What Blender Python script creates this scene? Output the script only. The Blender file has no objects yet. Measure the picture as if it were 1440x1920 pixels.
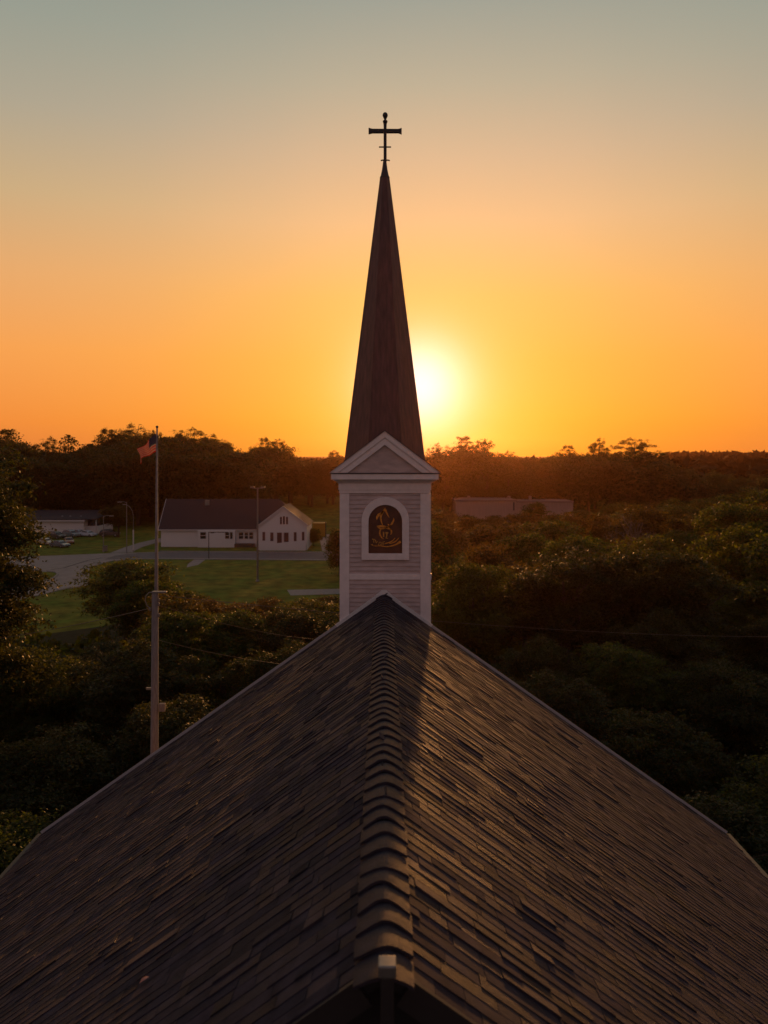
import bpy, math, random
import numpy as np
from mathutils import Vector, Matrix
R = math.radians
S = bpy.context.scene
COL = S.collection

# ------------------------------------------------------------------ camera
CAMZ, FPX, CX, HY = 22.6, 1440.0, 720.0, 855.0
cd = bpy.data.cameras.new("camera"); cam = bpy.data.objects.new("camera", cd); COL.objects.link(cam)
cam.location = (0, 0, CAMZ); cam.rotation_euler = (R(90), 0, 0)
cd.sensor_fit = 'HORIZONTAL'; cd.sensor_width = 24; cd.lens = 24
cd.shift_y = -(960 - HY) / 1440
cd.clip_start = .1; cd.clip_end = 9000
cd.dof.use_dof = True; cd.dof.focus_distance = 26; cd.dof.aperture_fstop = 0.9
S.camera = cam

# ------------------------------------------------------------------ light and air
SUN_AZ, SUN_EL = R(4.6), R(5.0)
sd = Vector((math.sin(SUN_AZ)*math.cos(SUN_EL), math.cos(SUN_AZ)*math.cos(SUN_EL), math.sin(SUN_EL)))
ld = bpy.data.lights.new("sun", 'SUN'); ld.energy = 2.7; ld.angle = R(1.2); ld.color = (1, .42, .12)
sun = bpy.data.objects.new("sun", ld); COL.objects.link(sun)
sun.rotation_euler = (-sd).to_track_quat('-Z', 'Y').to_euler(); sun.location = (20, 300, 60)

def lin(c):
    return tuple((v/255/12.92 if v/255 <= .04045 else ((v/255+.055)/1.055)**2.4) for v in c)

W = bpy.data.worlds.new("World"); S.world = W; W.use_nodes = True
nt = W.node_tree; N = nt.nodes; L = nt.links; N.clear()
def nd(tree, t, **k):
    n = tree.nodes.new(t)
    for a, b in k.items(): setattr(n, a, b)
    return n
out = nd(nt, 'ShaderNodeOutputWorld')
tc = nd(nt, 'ShaderNodeTexCoord')
sep = nd(nt, 'ShaderNodeSeparateXYZ'); L.new(tc.outputs['Generated'], sep.inputs[0])
def mth(op, a, b=None, clamp=False, tree=nt):
    n = nd(tree, 'ShaderNodeMath', operation=op); n.use_clamp = clamp
    for i, v in enumerate((a, b)):
        if v is None: continue
        if isinstance(v, (int, float)): n.inputs[i].default_value = v
        else: tree.links.new(v, n.inputs[i])
    return n.outputs[0]
def ramp(tree, fac, stops, mode='LINEAR'):
    n = nd(tree, 'ShaderNodeValToRGB'); cr = n.color_ramp; cr.interpolation = mode
    while len(cr.elements) < len(stops): cr.elements.new(.5)
    for e, (p, c) in zip(cr.elements, stops):
        e.position = p; e.color = (*c, 1)
    tree.links.new(fac, n.inputs[0]); return n.outputs[0]
def mixc(tree, fac, a, b, mode='MIX'):
    n = nd(tree, 'ShaderNodeMix', data_type='RGBA', blend_type=mode)
    for i, v in ((0, fac), (6, a), (7, b)):
        if isinstance(v, (int, float)): n.inputs[i].default_value = v
        elif isinstance(v, tuple): n.inputs[i].default_value = (*v, 1)
        else: tree.links.new(v, n.inputs[i])
    return n.outputs[2]
X, Y, Z = sep.outputs
hl = mth('POWER', mth('ADD', mth('MULTIPLY', X, X), mth('ADD', mth('MULTIPLY', Y, Y), 1e-5)), .5)
cosa = mth('DIVIDE', mth('ADD', mth('MULTIPLY', X, math.sin(SUN_AZ)), mth('MULTIPLY', Y, math.cos(SUN_AZ))), hl)
zpos = mth('MAXIMUM', Z, 0)
def zs(ypx, xo=0):   # sine of the elevation of a picture row
    return (HY-ypx)/math.sqrt((HY-ypx)**2+FPX**2+xo**2)
edge = ramp(nt, zpos, [(0, lin((228,130,62))), (zs(790,700), lin((241,140,58))), (zs(650,700), lin((245,159,78))),
    (zs(500,700), lin((230,168,106))), (zs(350,700), lin((202,171,127))), (zs(180,700), lin((172,163,142))), (zs(0,700), lin((150,155,142))), (.8, lin((88,100,108)))])
mid = ramp(nt, zpos, [(0, lin((252,146,6))), (zs(780), lin((255,166,14))), (zs(680), lin((255,172,44))), (zs(560), lin((255,183,84))),
    (zs(420), lin((246,188,130))), (zs(300), lin((222,182,142))), (zs(160), lin((190,174,147))), (zs(0), lin((160,160,146))), (.8, lin((92,102,108)))])
back = ramp(nt, zpos, [(0, lin((140,104,98))), (.15, lin((160,124,120))), (.5, lin((128,112,116))), (.9, lin((84,94,110)))])
wmid = ramp(nt, cosa, [(.86, (0,0,0)), (.93, (.22,)*3), (.975, (.68,)*3), (.998, (1,)*3)], 'B_SPLINE')
wfront = ramp(nt, mth('ADD', mth('MULTIPLY', cosa, .5), .5), [(.45, (0,0,0)), (.92, (1,)*3)], 'EASE')
wmid = mth('MULTIPLY', wmid, 1.0)
front = mixc(nt, wmid, edge, mid)
skyc = mixc(nt, wfront, back, front)
dotn = nd(nt, 'ShaderNodeVectorMath', operation='DOT_PRODUCT'); L.new(tc.outputs['Generated'], dotn.inputs[0]); dotn.inputs[1].default_value = (math.sin(R(2.65))*math.cos(R(5.2)), math.cos(R(2.65))*math.cos(R(5.2)), math.sin(R(5.2)))   # sun glow painted into the sky, turned left of the sun lamp
ang = mth('ARCCOSINE', mth('MINIMUM', dotn.outputs['Value'], .999999))
def gauss(sig, amp):
    q = mth('DIVIDE', ang, R(sig)); return mth('MULTIPLY', mth('EXPONENT', mth('MULTIPLY', mth('MULTIPLY', q, q), -1)), amp)
def scaled(col, fac):
    n = nd(nt, 'ShaderNodeVectorMath', operation='SCALE'); n.inputs[0].default_value = col; L.new(fac, n.inputs['Scale']); return n.outputs[0]
def addv(a, b):
    n = nd(nt, 'ShaderNodeVectorMath', operation='ADD'); L.new(a, n.inputs[0]); L.new(b, n.inputs[1]); return n.outputs[0]
skyc = mixc(nt, gauss(9.0, .25), skyc, (1.0, .56, .15))
skyc = mixc(nt, gauss(4.3, .85), skyc, (1.0, .74, .36))
skyc = mixc(nt, gauss(2.7, 1.0), skyc, (1.25, 1.12, .95))
bg = nd(nt, 'ShaderNodeBackground'); L.new(skyc, bg.inputs[0]); bg.inputs[1].default_value = 1.1
sky = nd(nt, 'ShaderNodeTexSky', sky_type='NISHITA'); sky.sun_disc = False
sky.sun_elevation = SUN_EL; sky.sun_rotation = SUN_AZ; sky.dust_density = 3
bg2 = nd(nt, 'ShaderNodeBackground'); L.new(sky.outputs[0], bg2.inputs[0]); bg2.inputs[1].default_value = 0.05
mx = nd(nt, 'ShaderNodeMixShader'); mx.inputs[0].default_value = .1
L.new(bg.outputs[0], mx.inputs[1]); L.new(bg2.outputs[0], mx.inputs[2]); L.new(mx.outputs[0], out.inputs[0])
S.view_settings.view_transform = 'Standard'; S.view_settings.look = 'None'; S.view_settings.exposure = 0; S.view_settings.gamma = 1
S.cycles.max_bounces = 6; S.cycles.volume_bounces = 0; S.cycles.transparent_max_bounces = 12
S.cycles.use_denoising = True

# ------------------------------------------------------------------ helpers
def P(px, py, D):            # a point measured in the photograph at depth D -> world metres
    return Vector(((px-CX)*D/FPX, D, CAMZ-(py-HY)*D/FPX))
def G(px, py, z=0):          # a point of the ground seen at a pixel
    D = (CAMZ-z)*FPX/(py-HY); return Vector(((px-CX)*D/FPX, D, z))
def tag(o, label=None, cat=None, group=None, kind=None):
    for k, v in (('label', label), ('category', cat), ('group', group), ('kind', kind)):
        if v: o[k] = v
    return o
def empty(name, loc, rz=0, **k):
    o = bpy.data.objects.new(name, None); COL.objects.link(o); o.location = loc; o.rotation_euler = (0, 0, rz)
    o.empty_display_size = .5
    return tag(o, **k)
class MB:
    def __init__(s): s.v = []; s.f = []; s.m = []
    def add(s, vs, fs, mi=0):
        b = len(s.v); s.v += [tuple(v) for v in vs]; s.f += [tuple(b+i for i in f) for f in fs]; s.m += [mi]*len(fs); return s
    def box(s, x0, x1, y0, y1, z0, z1, mi=0, M=None):
        vs = [Vector((x, y, z)) for z in (z0, z1) for y in (y0, y1) for x in (x0, x1)]
        if M: vs = [M @ v for v in vs]
        return s.add(vs, [(0,2,3,1),(4,5,7,6),(0,1,5,4),(2,6,7,3),(0,4,6,2),(1,3,7,5)], mi)
    def prism(s, poly, y0, y1, mi=0, M=None):       # poly in x,z extruded along y (counter-clockwise seen from -y)
        n = len(poly)
        vs = [Vector((x, y0, z)) for x, z in poly]+[Vector((x, y1, z)) for x, z in poly]
        if M: vs = [M @ v for v in vs]
        fs = [tuple(range(n)), tuple(range(2*n-1, n-1, -1))]+[(i, i+n, (i+1) % n+n, (i+1) % n) for i in range(n)]
        return s.add(vs, fs, mi)
    def ring(s, outer, inner, y0, y1, mi=0, M=None, closed=True):  # frame between two outlines of equal count
        n = len(outer)
        vs = [Vector((x, y, z)) for y in (y0, y1) for pl in (outer, inner) for x, z in pl]
        if M: vs = [M @ v for v in vs]
        fs = []
        for i in range(n if closed else n-1):
            j = (i+1) % n
            fs += [(i, j, n+j, n+i), (2*n+i, 3*n+i, 3*n+j, 2*n+j), (i, 2*n+i, 2*n+j, j), (n+i, n+j, 3*n+j, 3*n+i)]
        if not closed:
            fs += [(0, n, 3*n, 2*n), (n-1, 3*n-1, 4*n-1, 2*n-1)]
        return s.add(vs, fs, mi)
    def tube(s, pts, rad, k=8, mi=0):
        pts = [Vector(p) for p in pts]; rad = [rad]*len(pts) if isinstance(rad, (int, float)) else rad
        b = len(s.v); prev = None
        for i, p in enumerate(pts):
            t = (pts[min(i+1, len(pts)-1)]-pts[max(i-1, 0)]).normalized()
            if prev is None: u = t.orthogonal().normalized()
            else: u = (prev-t*prev.dot(t)).normalized()
            prev = u; w = t.cross(u)
            for a in range(k):
                q = p+(u*math.cos(2*math.pi*a/k)+w*math.sin(2*math.pi*a/k))*rad[i]; s.v.append(tuple(q))
        for i in range(len(pts)-1):
            for a in range(k):
                c = (a+1) % k; s.f.append((b+i*k+a, b+i*k+c, b+(i+1)*k+c, b+(i+1)*k+a)); s.m.append(mi)
        s.f.append(tuple(b+a for a in reversed(range(k)))); s.f.append(tuple(b+(len(pts)-1)*k+a for a in range(k))); s.m += [mi]*2
        return s
    def lathe(s, prof, cx=0, cy=0, k=16, mi=0, rot=0):
        b = len(s.v)
        for r, z in prof:
            for a in range(k):
                an = rot+2*math.pi*a/k; s.v.append((cx+r*math.cos(an), cy+r*math.sin(an), z))
        for i in range(len(prof)-1):
            for a in range(k):
                c = (a+1) % k; s.f.append((b+i*k+a, b+i*k+c, b+(i+1)*k+c, b+(i+1)*k+a)); s.m.append(mi)
        s.f.append(tuple(b+a for a in reversed(range(k)))); s.f.append(tuple(b+(len(prof)-1)*k+a for a in range(k))); s.m += [mi]*2
        return s
    def mesh(s, name, mats, smooth=False):
        me = bpy.data.meshes.new(name); me.from_pydata(s.v, [], s.f)
        for m in (mats if isinstance(mats, (list, tuple)) else [mats]): me.materials.append(m)
        me.polygons.foreach_set('material_index', s.m)
        if smooth: me.polygons.foreach_set('use_smooth', [True]*len(s.f))
        me.update(); return me
    def build(s, name, mats, parent=None, smooth=False, bevel=0):
        o = bpy.data.objects.new(name, s.mesh(name, mats, smooth)); COL.objects.link(o)
        if parent: o.parent = parent
        if bevel:
            b = o.modifiers.new('bevel', 'BEVEL'); b.width = bevel; b.segments = 2; b.limit_method = 'ANGLE'
        return o

# ------------------------------------------------------------------ materials
def mat(name, col, rough=.7, metal=0, spec=.5, noise=0, nscale=5, bump=0, bscale=None, island=0, col2=None, coord='Object', stretch=None):
    m = bpy.data.materials.new(name); m.use_nodes = True; t = m.node_tree; b = t.nodes['Principled BSDF']
    b.inputs['Roughness'].default_value = rough; b.inputs['Metallic'].default_value = metal; b.inputs['Specular IOR Level'].default_value = spec
    c = nd(t, 'ShaderNodeRGB'); c.outputs[0].default_value = (*col, 1); cur = c.outputs[0]
    tcn = nd(t, 'ShaderNodeTexCoord'); co = tcn.outputs[coord]
    if stretch:
        mp = nd(t, 'ShaderNodeMapping'); mp.inputs['Scale'].default_value = stretch; t.links.new(co, mp.inputs[0]); co = mp.outputs[0]
    if noise or col2:
        nz = nd(t, 'ShaderNodeTexNoise'); nz.inputs['Scale'].default_value = nscale; nz.inputs['Detail'].default_value = 6; nz.inputs['Roughness'].default_value = .65
        t.links.new(co, nz.inputs[0])
        if col2:
            f = ramp(t, nz.outputs[0], [(.38, (0,0,0)), (.62, (1,1,1))]); cur = mixc(t, f, cur, tuple(col2))
        if noise:
            nz2 = nd(t, 'ShaderNodeTexNoise'); nz2.inputs['Scale'].default_value = nscale*3.1; nz2.inputs['Detail'].default_value = 5; t.links.new(co, nz2.inputs[0])
            f = ramp(t, nz2.outputs[0], [(.3, (1-noise,)*3), (.7, (1+noise,)*3)]); cur = mixc(t, 1.0, cur, f, 'MULTIPLY')
    if island:
        gi = nd(t, 'ShaderNodeNewGeometry'); ri_ = gi.outputs['Random Per Island']
        f = ramp(t, ri_, [(0, (1-island,)*3), (.25, (1-island*.3, 1-island*.35, 1-island*.3)), (.5, (1.0, .95, 1.0)), (.7, (1+island*.7, 1+island*.3, 1+island*.15)), (.9, (1.1,1.05,1.15)), (1, (1+island*1.5, 1+island*.8, 1+island*.5))]); cur = mixc(t, 1.0, cur, f, 'MULTIPLY')
        rr = nd(t, 'ShaderNodeMapRange'); rr.inputs[3].default_value = rough-.34; rr.inputs[4].default_value = rough+.16
        fr_ = mth('FRACT', mth('MULTIPLY', ri_, 7.31, tree=t), tree=t)
        t.links.new(fr_, rr.inputs[0]); t.links.new(rr.outputs[0], b.inputs['Roughness'])
    t.links.new(cur, b.inputs['Base Color'])
    if bump:
        nb = nd(t, 'ShaderNodeTexNoise'); nb.inputs['Scale'].default_value = bscale or nscale*4; nb.inputs['Detail'].default_value = 5; t.links.new(co, nb.inputs[0])
        bp = nd(t, 'ShaderNodeBump'); bp.inputs['Strength'].default_value = bump; bp.inputs['Distance'].default_value = .02
        t.links.new(nb.outputs[0], bp.inputs['Height']); t.links.new(bp.outputs[0], b.inputs['Normal'])
    return m
def leafmat(name, c1, c2, trans=.4):
    m = bpy.data.materials.new(name); m.use_nodes = True; t = m.node_tree; b = t.nodes['Principled BSDF']; o = t.nodes['Material Output']
    oi = nd(t, 'ShaderNodeObjectInfo'); gi = nd(t, 'ShaderNodeNewGeometry')
    a = mixc(t, oi.outputs['Random'], tuple(c1), tuple(c2))
    f = ramp(t, gi.outputs['Random Per Island'], [(0, (.55,)*3), (1, (1.45,)*3)]); a = mixc(t, 1.0, a, f, 'MULTIPLY')
    t.links.new(a, b.inputs['Base Color']); b.inputs['Roughness'].default_value = .55; b.inputs['Specular IOR Level'].default_value = .2
    tr = nd(t, 'ShaderNodeBsdfTranslucent'); a2 = mixc(t, 1.0, a, (6.5, 4.6, .7), 'MULTIPLY'); t.links.new(a2, tr.inputs[0])
    mxx = nd(t, 'ShaderNodeMixShader'); mxx.inputs[0].default_value = trans
    t.links.new(b.outputs[0], mxx.inputs[1]); t.links.new(tr.outputs[0], mxx.inputs[2]); t.links.new(mxx.outputs[0], o.inputs[0])
    return m
M = dict(
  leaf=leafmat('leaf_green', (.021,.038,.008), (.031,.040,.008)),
  leafnear=leafmat('leaf_shade_green', (.013,.022,.006), (.020,.026,.006), .32),  # same foliage as leaf, foreground shade darkened into its colour
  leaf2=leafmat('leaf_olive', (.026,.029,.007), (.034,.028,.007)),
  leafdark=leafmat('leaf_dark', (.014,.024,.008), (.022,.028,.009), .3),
  farleaf=mat('far_foliage', (.016,.020,.010), .95, spec=.05, noise=.3, nscale=.05),
  bark=mat('bark', (.06,.045,.035), .9, noise=.4, nscale=3, bump=.6),
  tile=mat('roof_shingle', (.034,.031,.044), .80, spec=.20, noise=.4, nscale=1.3, bump=1.0, bscale=90, island=.42),
  cap=mat('ridge_shingle', (.036,.032,.043), .76, spec=.22, noise=.35, nscale=2.2, bump=1.0, bscale=90, island=.25),
  deck=mat('roof_felt_and_shade', (.012,.012,.013), .9),
  white=mat('white_paint', (.78,.70,.67), .55, noise=.07, nscale=1.5, bump=.06, bscale=30),
  siding=mat('white_siding', (.50,.395,.37), .6, noise=.16, nscale=.9, bump=.08, bscale=25, stretch=(1,1,3)),
  flash=mat('flashing', (.7,.68,.66), .45, metal=0, noise=.1, nscale=8),
  rake=mat('rake_metal', (.42,.40,.40), .5, noise=.1, nscale=8),
  spire=mat('spire_metal', (.12,.050,.040), .5, spec=.4, noise=.3, nscale=1.1, stretch=(3,3,.35), bump=.25, bscale=6),
  iron=mat('dark_iron', (.018,.015,.016), .6, noise=.1),
  capmetal=mat('cap_metal', (.05,.035,.035), .45, metal=.3, noise=.1),
  panel=mat('emblem_board', (.11,.034,.012), .45, noise=.3, nscale=1.2),
  gold=mat('gold_paint', (.70,.27,.025), .5, noise=.3, nscale=6),
  goldb=mat('bright_gold_paint', (.62,.30,.05), .5, noise=.25, nscale=8),
  grass=mat('grass', (.085,.125,.014), .95, spec=.1, col2=(.15,.135,.018), noise=.4, nscale=.13, bump=.5, bscale=3, coord='Object'),
  floor=mat('forest_floor', (.03,.03,.014), .95, spec=.1, noise=.3, nscale=.3),
  asphalt=mat('asphalt', (.12,.108,.108), .85, noise=.15, nscale=.15, bump=.2, bscale=20),
  concrete=mat('concrete', (.22,.20,.19), .8, noise=.15, nscale=.5),
  plaza=mat('worn_concrete', (.23,.195,.18), .85, noise=.15, nscale=.15),
  tar=mat('tar_seam', (.03,.026,.024), .8),
  wood=mat('weathered_pole_wood', (.17,.145,.135), .85, noise=.3, nscale=2, stretch=(6,6,.6), bump=.4, bscale=12),
  steel=mat('galvanised_steel', (.22,.21,.20), .45, metal=.7, noise=.1),
  polegrey=mat('painted_pole', (.20,.17,.16), .75, noise=.2, nscale=1),
  darksteel=mat('dark_steel', (.06,.055,.05), .5, metal=.5),
  wire=mat('cable', (.10,.08,.07), .5),
  housewall=mat('house_siding', (.62,.61,.59), .7, noise=.06, nscale=.8, stretch=(1,1,8)),
  houseroof=mat('house_roof', (.028,.022,.026), .85, noise=.15, nscale=1.5, bump=.3, bscale=8),
  housetrim=mat('house_trim', (.5,.48,.46), .6),
  glassd=mat('window_glass', (.02,.018,.02), .12, spec=.8),
  redwood=mat('red_brown_paint', (.07,.02,.018), .5),
  rubber=mat('tyre_rubber', (.02,.02,.02), .8),
  rim=mat('wheel_rim', (.3,.3,.3), .35, metal=.8),
  lamp=mat('headlight_glass', (.5,.5,.48), .15, spec=.8),
  wgrey=mat('warehouse_wall', (.27,.22,.20), .7, noise=.08, nscale=.3, stretch=(3,3,.3)),
  wroof=mat('warehouse_roof', (.16,.12,.11), .8),
  yellow=mat('yellow_paint', (.35,.20,.015), .6),
  red=mat('flag_red', (.30,.012,.012), .8), fwhite=mat('flag_white', (.24,.20,.19), .8), blue=mat('flag_blue', (.012,.014,.05), .8),
)
for k in ('red', 'fwhite', 'blue'):       # cloth lets light through
    t = M[k].node_tree; b = t.nodes['Principled BSDF']; tr = nd(t, 'ShaderNodeBsdfTranslucent'); tr.inputs[0].default_value = b.inputs['Base Color'].links[0].from_node.outputs[0].default_value
    m2 = nd(t, 'ShaderNodeMixShader'); m2.inputs[0].default_value = .5; t.links.new(b.outputs[0], m2.inputs[1]); t.links.new(tr.outputs[0], m2.inputs[2]); t.links.new(m2.outputs[0], t.nodes['Material Output'].inputs[0])

# ------------------------------------------------------------------ ground
def sm(a, b, x):
    t = min(1, max(0, (x-a)/(b-a))); return t*t*(3-2*t)
def gz(x, y):
    h = 6.5*sm(232, 330, y)
    h += 12*sm(600, 1500, math.hypot(x, y))*(.7+.3*math.sin(x*.0021+1)*math.cos(y*.0017))
    return h
ys = [-900, -300, -60]+list(range(0, 420, 10))+[450, 500, 560, 640, 740, 860, 1000, 1200, 1500, 2000, 2800, 4000, 6000, 8500]
xs = sorted(set([-v for v in (15, 30, 50, 75, 100, 130, 165, 200, 250, 320, 400, 520, 700, 1000, 1500, 2400, 4000, 7000)]+[0]+[15, 30, 50, 75, 100, 130, 165, 200, 250, 320, 400, 520, 700, 1000, 1500, 2400, 4000, 7000]))
mb = MB(); mb.v = [(x, y, gz(x, y)) for y in ys for x in xs]; nx = len(xs)
mb.f = [(j*nx+i, j*nx+i+1, (j+1)*nx+i+1, (j+1)*nx+i) for j in range(len(ys)-1) for i in range(nx-1)]; mb.m = [0]*len(mb.f)
tag(mb.build('ground', M['grass'], smooth=True), kind='structure')

def sheet(name, pts, z, m, **k):
    s = MB(); s.v = [(p[0], p[1], z) for p in pts]; s.f = [tuple(range(len(pts)))]; s.m = [0]
    o = s.build(name, m)
    if o.data.polygons[0].normal.z < 0: o.data.flip_normals()
    return tag(o, kind='structure')
def gp(*pp): return [G(a, b) for a, b in pp]
# main road and its left junction running towards the camera
sheet('road', gp((-60,1046),(95,1042),(205,1037.5),(300,1035),(660,1036.5),(760,1037),(760,1050.5),(620,1049.5),(450,1048),(300,1047),(262,1047.5),(225,1050),(188,1056),(168,1066),(166,1090),(164,1097),(120,1104),(66,1117),(10,1132),(-60,1150),(-60,1110),(20,1099),(70,1092),(100,1083),(108,1077),(104,1073.5),(90,1072),(-60,1076)), .02, M['plaza'])
sheet('road', gp((262,1036.6),(300,1035.6),(660,1037.2),(760,1037.7),(760,1049.7),(620,1048.6),(450,1047.4),(300,1046.2),(255,1046.5),(210,1049),(195,1049.5),(215,1042)), .028, M['asphalt'])
sheet('driveway', gp((205,1037.2),(232,1027),(262,1017.5),(296,1010),(310,1008.5),(310,1015),(292,1018),(266,1026),(252,1033),(250,1035.6)), .024, M['plaza'])
sheet('path', gp((352,1058),(366,1047.5),(388,1047.7),(380,1053),(372,1059),(350,1064)), .012, M['plaza'])
sheet('path', gp((538,1106),(640,1104),(660,1113),(545,1116.5)), .012, M['concrete'])
sheet('path', gp((598,1003),(640,1000),(640,1034),(604,1033)), .012, M['concrete'])
def kerb(pts, w=.35, h=.13, m='concrete', name='kerb'):
    s = MB()
    for a, b in zip(pts[:-1], pts[1:]):
        d = (b-a); d.z = 0; ln = d.length; d.normalize(); n = Vector((-d.y, d.x, 0))*w/2
        q = [a-n, b-n, b+n, a+n]
        s.add([(*p.xy, 0.001) for p in q]+[(*p.xy, h) for p in q], [(4,5,6,7),(0,1,5,4),(1,2,6,5),(2,3,7,6),(3,0,4,7)])
    return tag(s.build(name, M[m]), kind='structure')
kerb(gp((300,1034.2),(450,1035),(660,1036)), .9)
kerb(gp((300,1048),(450,1049.2),(640,1051)), .9)
kerb(gp((300,1048),(240,1049.3),(205,1053),(180,1060)), .3)
kerb(gp((20,1100.5),(70,1093.3),(100,1084),(108.7,1077),(104,1072.8),(88,1071)), .3)
kerb(gp((66,1118),(120,1105),(164,1098)), .3)
# tar seams across the junction, real bands of sealant
def seam(px, w=.22):
    p = gp(*px); s = MB(); nrm = []
    for i in range(len(p)):
        d = (p[min(i+1, len(p)-1)]-p[max(i-1, 0)]).normalized(); nrm.append(Vector((-d.y, d.x, 0))*w/2)
    s.v = [(*(a-n).xy, .034) for a, n in zip(p, nrm)]+[(*(a+n).xy, .034) for a, n in zip(p, nrm)]; k = len(p)
    s.f = [(i, i+1, k+i+1, k+i) for i in range(k-1)]; s.m = [0]*len(s.f)
    return tag(s.build('road_marking', M['tar']), kind='structure')
seam([(96,1068),(120,1065),(142,1058),(165,1051),(190,1046.5),(225,1044),(262,1043)], .45)
seam([(154,1068),(158,1062),(172,1057),(190,1053.5)])
# wild ground under the trees in front of the lawns
sheet('undergrowth_ground', [(-90,-40),(-60,84),(-52,90),(-30,108),(-6,118),(8,150),(30,225),(150,225),(170,-40)], .006, M['floor'])

# ------------------------------------------------------------------ church
ch = empty('church', (0.02, 25, 0), label='shingled church with white steeple, brown spire and cross against the sun', cat='church')
RY0, RY1 = 6.85, 25.0              # near and far end of the ridge
RIDGE = CAMZ-4.5; HALF = 11.1; SL = 448/640; THETA = math.atan(SL); LEN = HALF/math.cos(THETA)
def chl(mbx):                      # church meshes are written in world metres, then moved under the church empty
    mbx.v = [(x-.02, y-25, z) for x, y, z in mbx.v]; return mbx
# nave walls and gables
w = MB(); E = RIDGE-HALF*SL
w.prism([(-10.5, 0), (10.5, 0), (10.5, E+.15), (0, RIDGE-.22), (-10.5, E+.15)], RY0+.45, RY1-.05)
chl(w).build('wall', M['siding'], ch)
chl(MB().prism([(-10.4, 1), (10.4, 1), (10.4, E+.1), (0, RIDGE-.25), (-10.4, E+.1)], RY0+.40, RY0+.448)).build('gable_shade_sheet', M['deck'], ch)  # dark sheet over the siding, giving the near gable end its shade
# roof deck as a slab
rf = MB()
for s in (-1, 1):
    a = [(0, RIDGE-.02), (s*HALF, E-.02), (s*HALF, E-.2), (0, RIDGE-.2)]
    rf.prism(a if s > 0 else a[::-1], RY0, RY1)
roof = chl(rf).build('roof', M['deck'], ch)
# shingles
rnd = random.Random(11)
tl = MB(); EXP = .195
def slope_pt(s, t, y, h):          # t metres down the slope, h above it
    return (s*(t*math.cos(THETA)+h*math.sin(THETA)), y, RIDGE-t*math.sin(THETA)+h*math.cos(THETA))
for s in (-1, 1):
    k = 0; y = RY0
    while y < RY1-.05:
        t = .12-rnd.random()*.5
        base = .014+.004*rnd.random(); wob = rnd.uniform(-.008, .008)
        while t < LEN:
            ln = rnd.choice((.25, .32, .45, .6, .85))*rnd.uniform(.85, 1.15)
            t1 = min(t+ln, LEN+.03)
            if t1-t < .1: break
            ya = y+wob+rnd.uniform(-.012, .012)+(.02 if rnd.random() < .06 else 0)
            yb = min(y+EXP+.05, RY1-.001)
            h0 = base+rnd.uniform(-.004, .006)+(rnd.uniform(.005, .018) if rnd.random() < .14 and t > .2 else 0)
            h1 = max(.01, h0+rnd.uniform(-.012, .012)*min(1.5, ln)); hb = .004+rnd.uniform(0, .004)
            t0 = max(t, .11); g2 = .004
            if yb-ya > .05:
                vs = [slope_pt(s, t0+g2, ya, 0), slope_pt(s, t1-g2, ya, 0), slope_pt(s, t1-g2, yb, 0), slope_pt(s, t0+g2, yb, 0),
                      slope_pt(s, t0+g2, ya, h0), slope_pt(s, t1-g2, ya, h1), slope_pt(s, t1-g2, yb, hb), slope_pt(s, t0+g2, yb, hb)]
                fs = [(0,1,5,4),(1,2,6,5),(2,3,7,6),(3,0,4,7),(4,5,6,7)]
                if s < 0: fs = [f[::-1] for f in fs]
                tl.add(vs, fs)
            t = t1
        y += EXP; k += 1
chl(tl).build('shingles', M['tile'], roof)
# ridge caps, each a bent shingle lapping the one beyond it
def capmesh(seed):
    r = random.Random(seed); c = MB(); n = 12; hw = .262+.012*r.random(); EX = .36; a1, a2 = r.uniform(-.012, .012), r.uniform(-.012, .012)
    for yy, lift in ((0, .062), (.10, .057), (EX+.04, .018)):
        for i in range(n+1):
            x = -hw+2*hw*i/n; zz = -(math.sqrt((x*SL)**2+.010)-.10)+lift-.015*abs(x)/hw-.02+(a1 if x < 0 else a2)*abs(x)/hw*(1-yy/EX); yy += .012*math.sin(x*9+seed)*(yy < .2)
            c.v.append((x, yy, zz+(r.uniform(-.003, .003))))
    m_ = n+1
    for j in (0, 1):
        for i in range(n): c.f.append((j*m_+i, j*m_+i+1, (j+1)*m_+i+1, (j+1)*m_+i))
    b = len(c.v)
    for i in range(n+1):
        x, yy, zz = c.v[i]; c.v.append((x, yy+.004, zz-.038))
    for i in range(n): c.f.append((b+i, b+i+1, i+1, i))
    c.m = [0]*len(c.f); return c
caps = [capmesh(i).mesh('ridge_cap', M['cap'], smooth=False) for i in range(5)]
y = RY0-.20; i = 0
while y < RY1-.3:
    o = bpy.data.objects.new('ridge_cap', caps[i % 5]); COL.objects.link(o); o.parent = roof
    o.location = (-.02+rnd.uniform(-.008, .008), y-25, RIDGE-.012); o.rotation_euler = (rnd.uniform(-.004, .006), rnd.uniform(-.01, .01), rnd.uniform(-.01, .01))
    o.scale = (rnd.uniform(.97, 1.04), 1, 1); y += .36*rnd.uniform(.92, 1.05); i += 1
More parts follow.
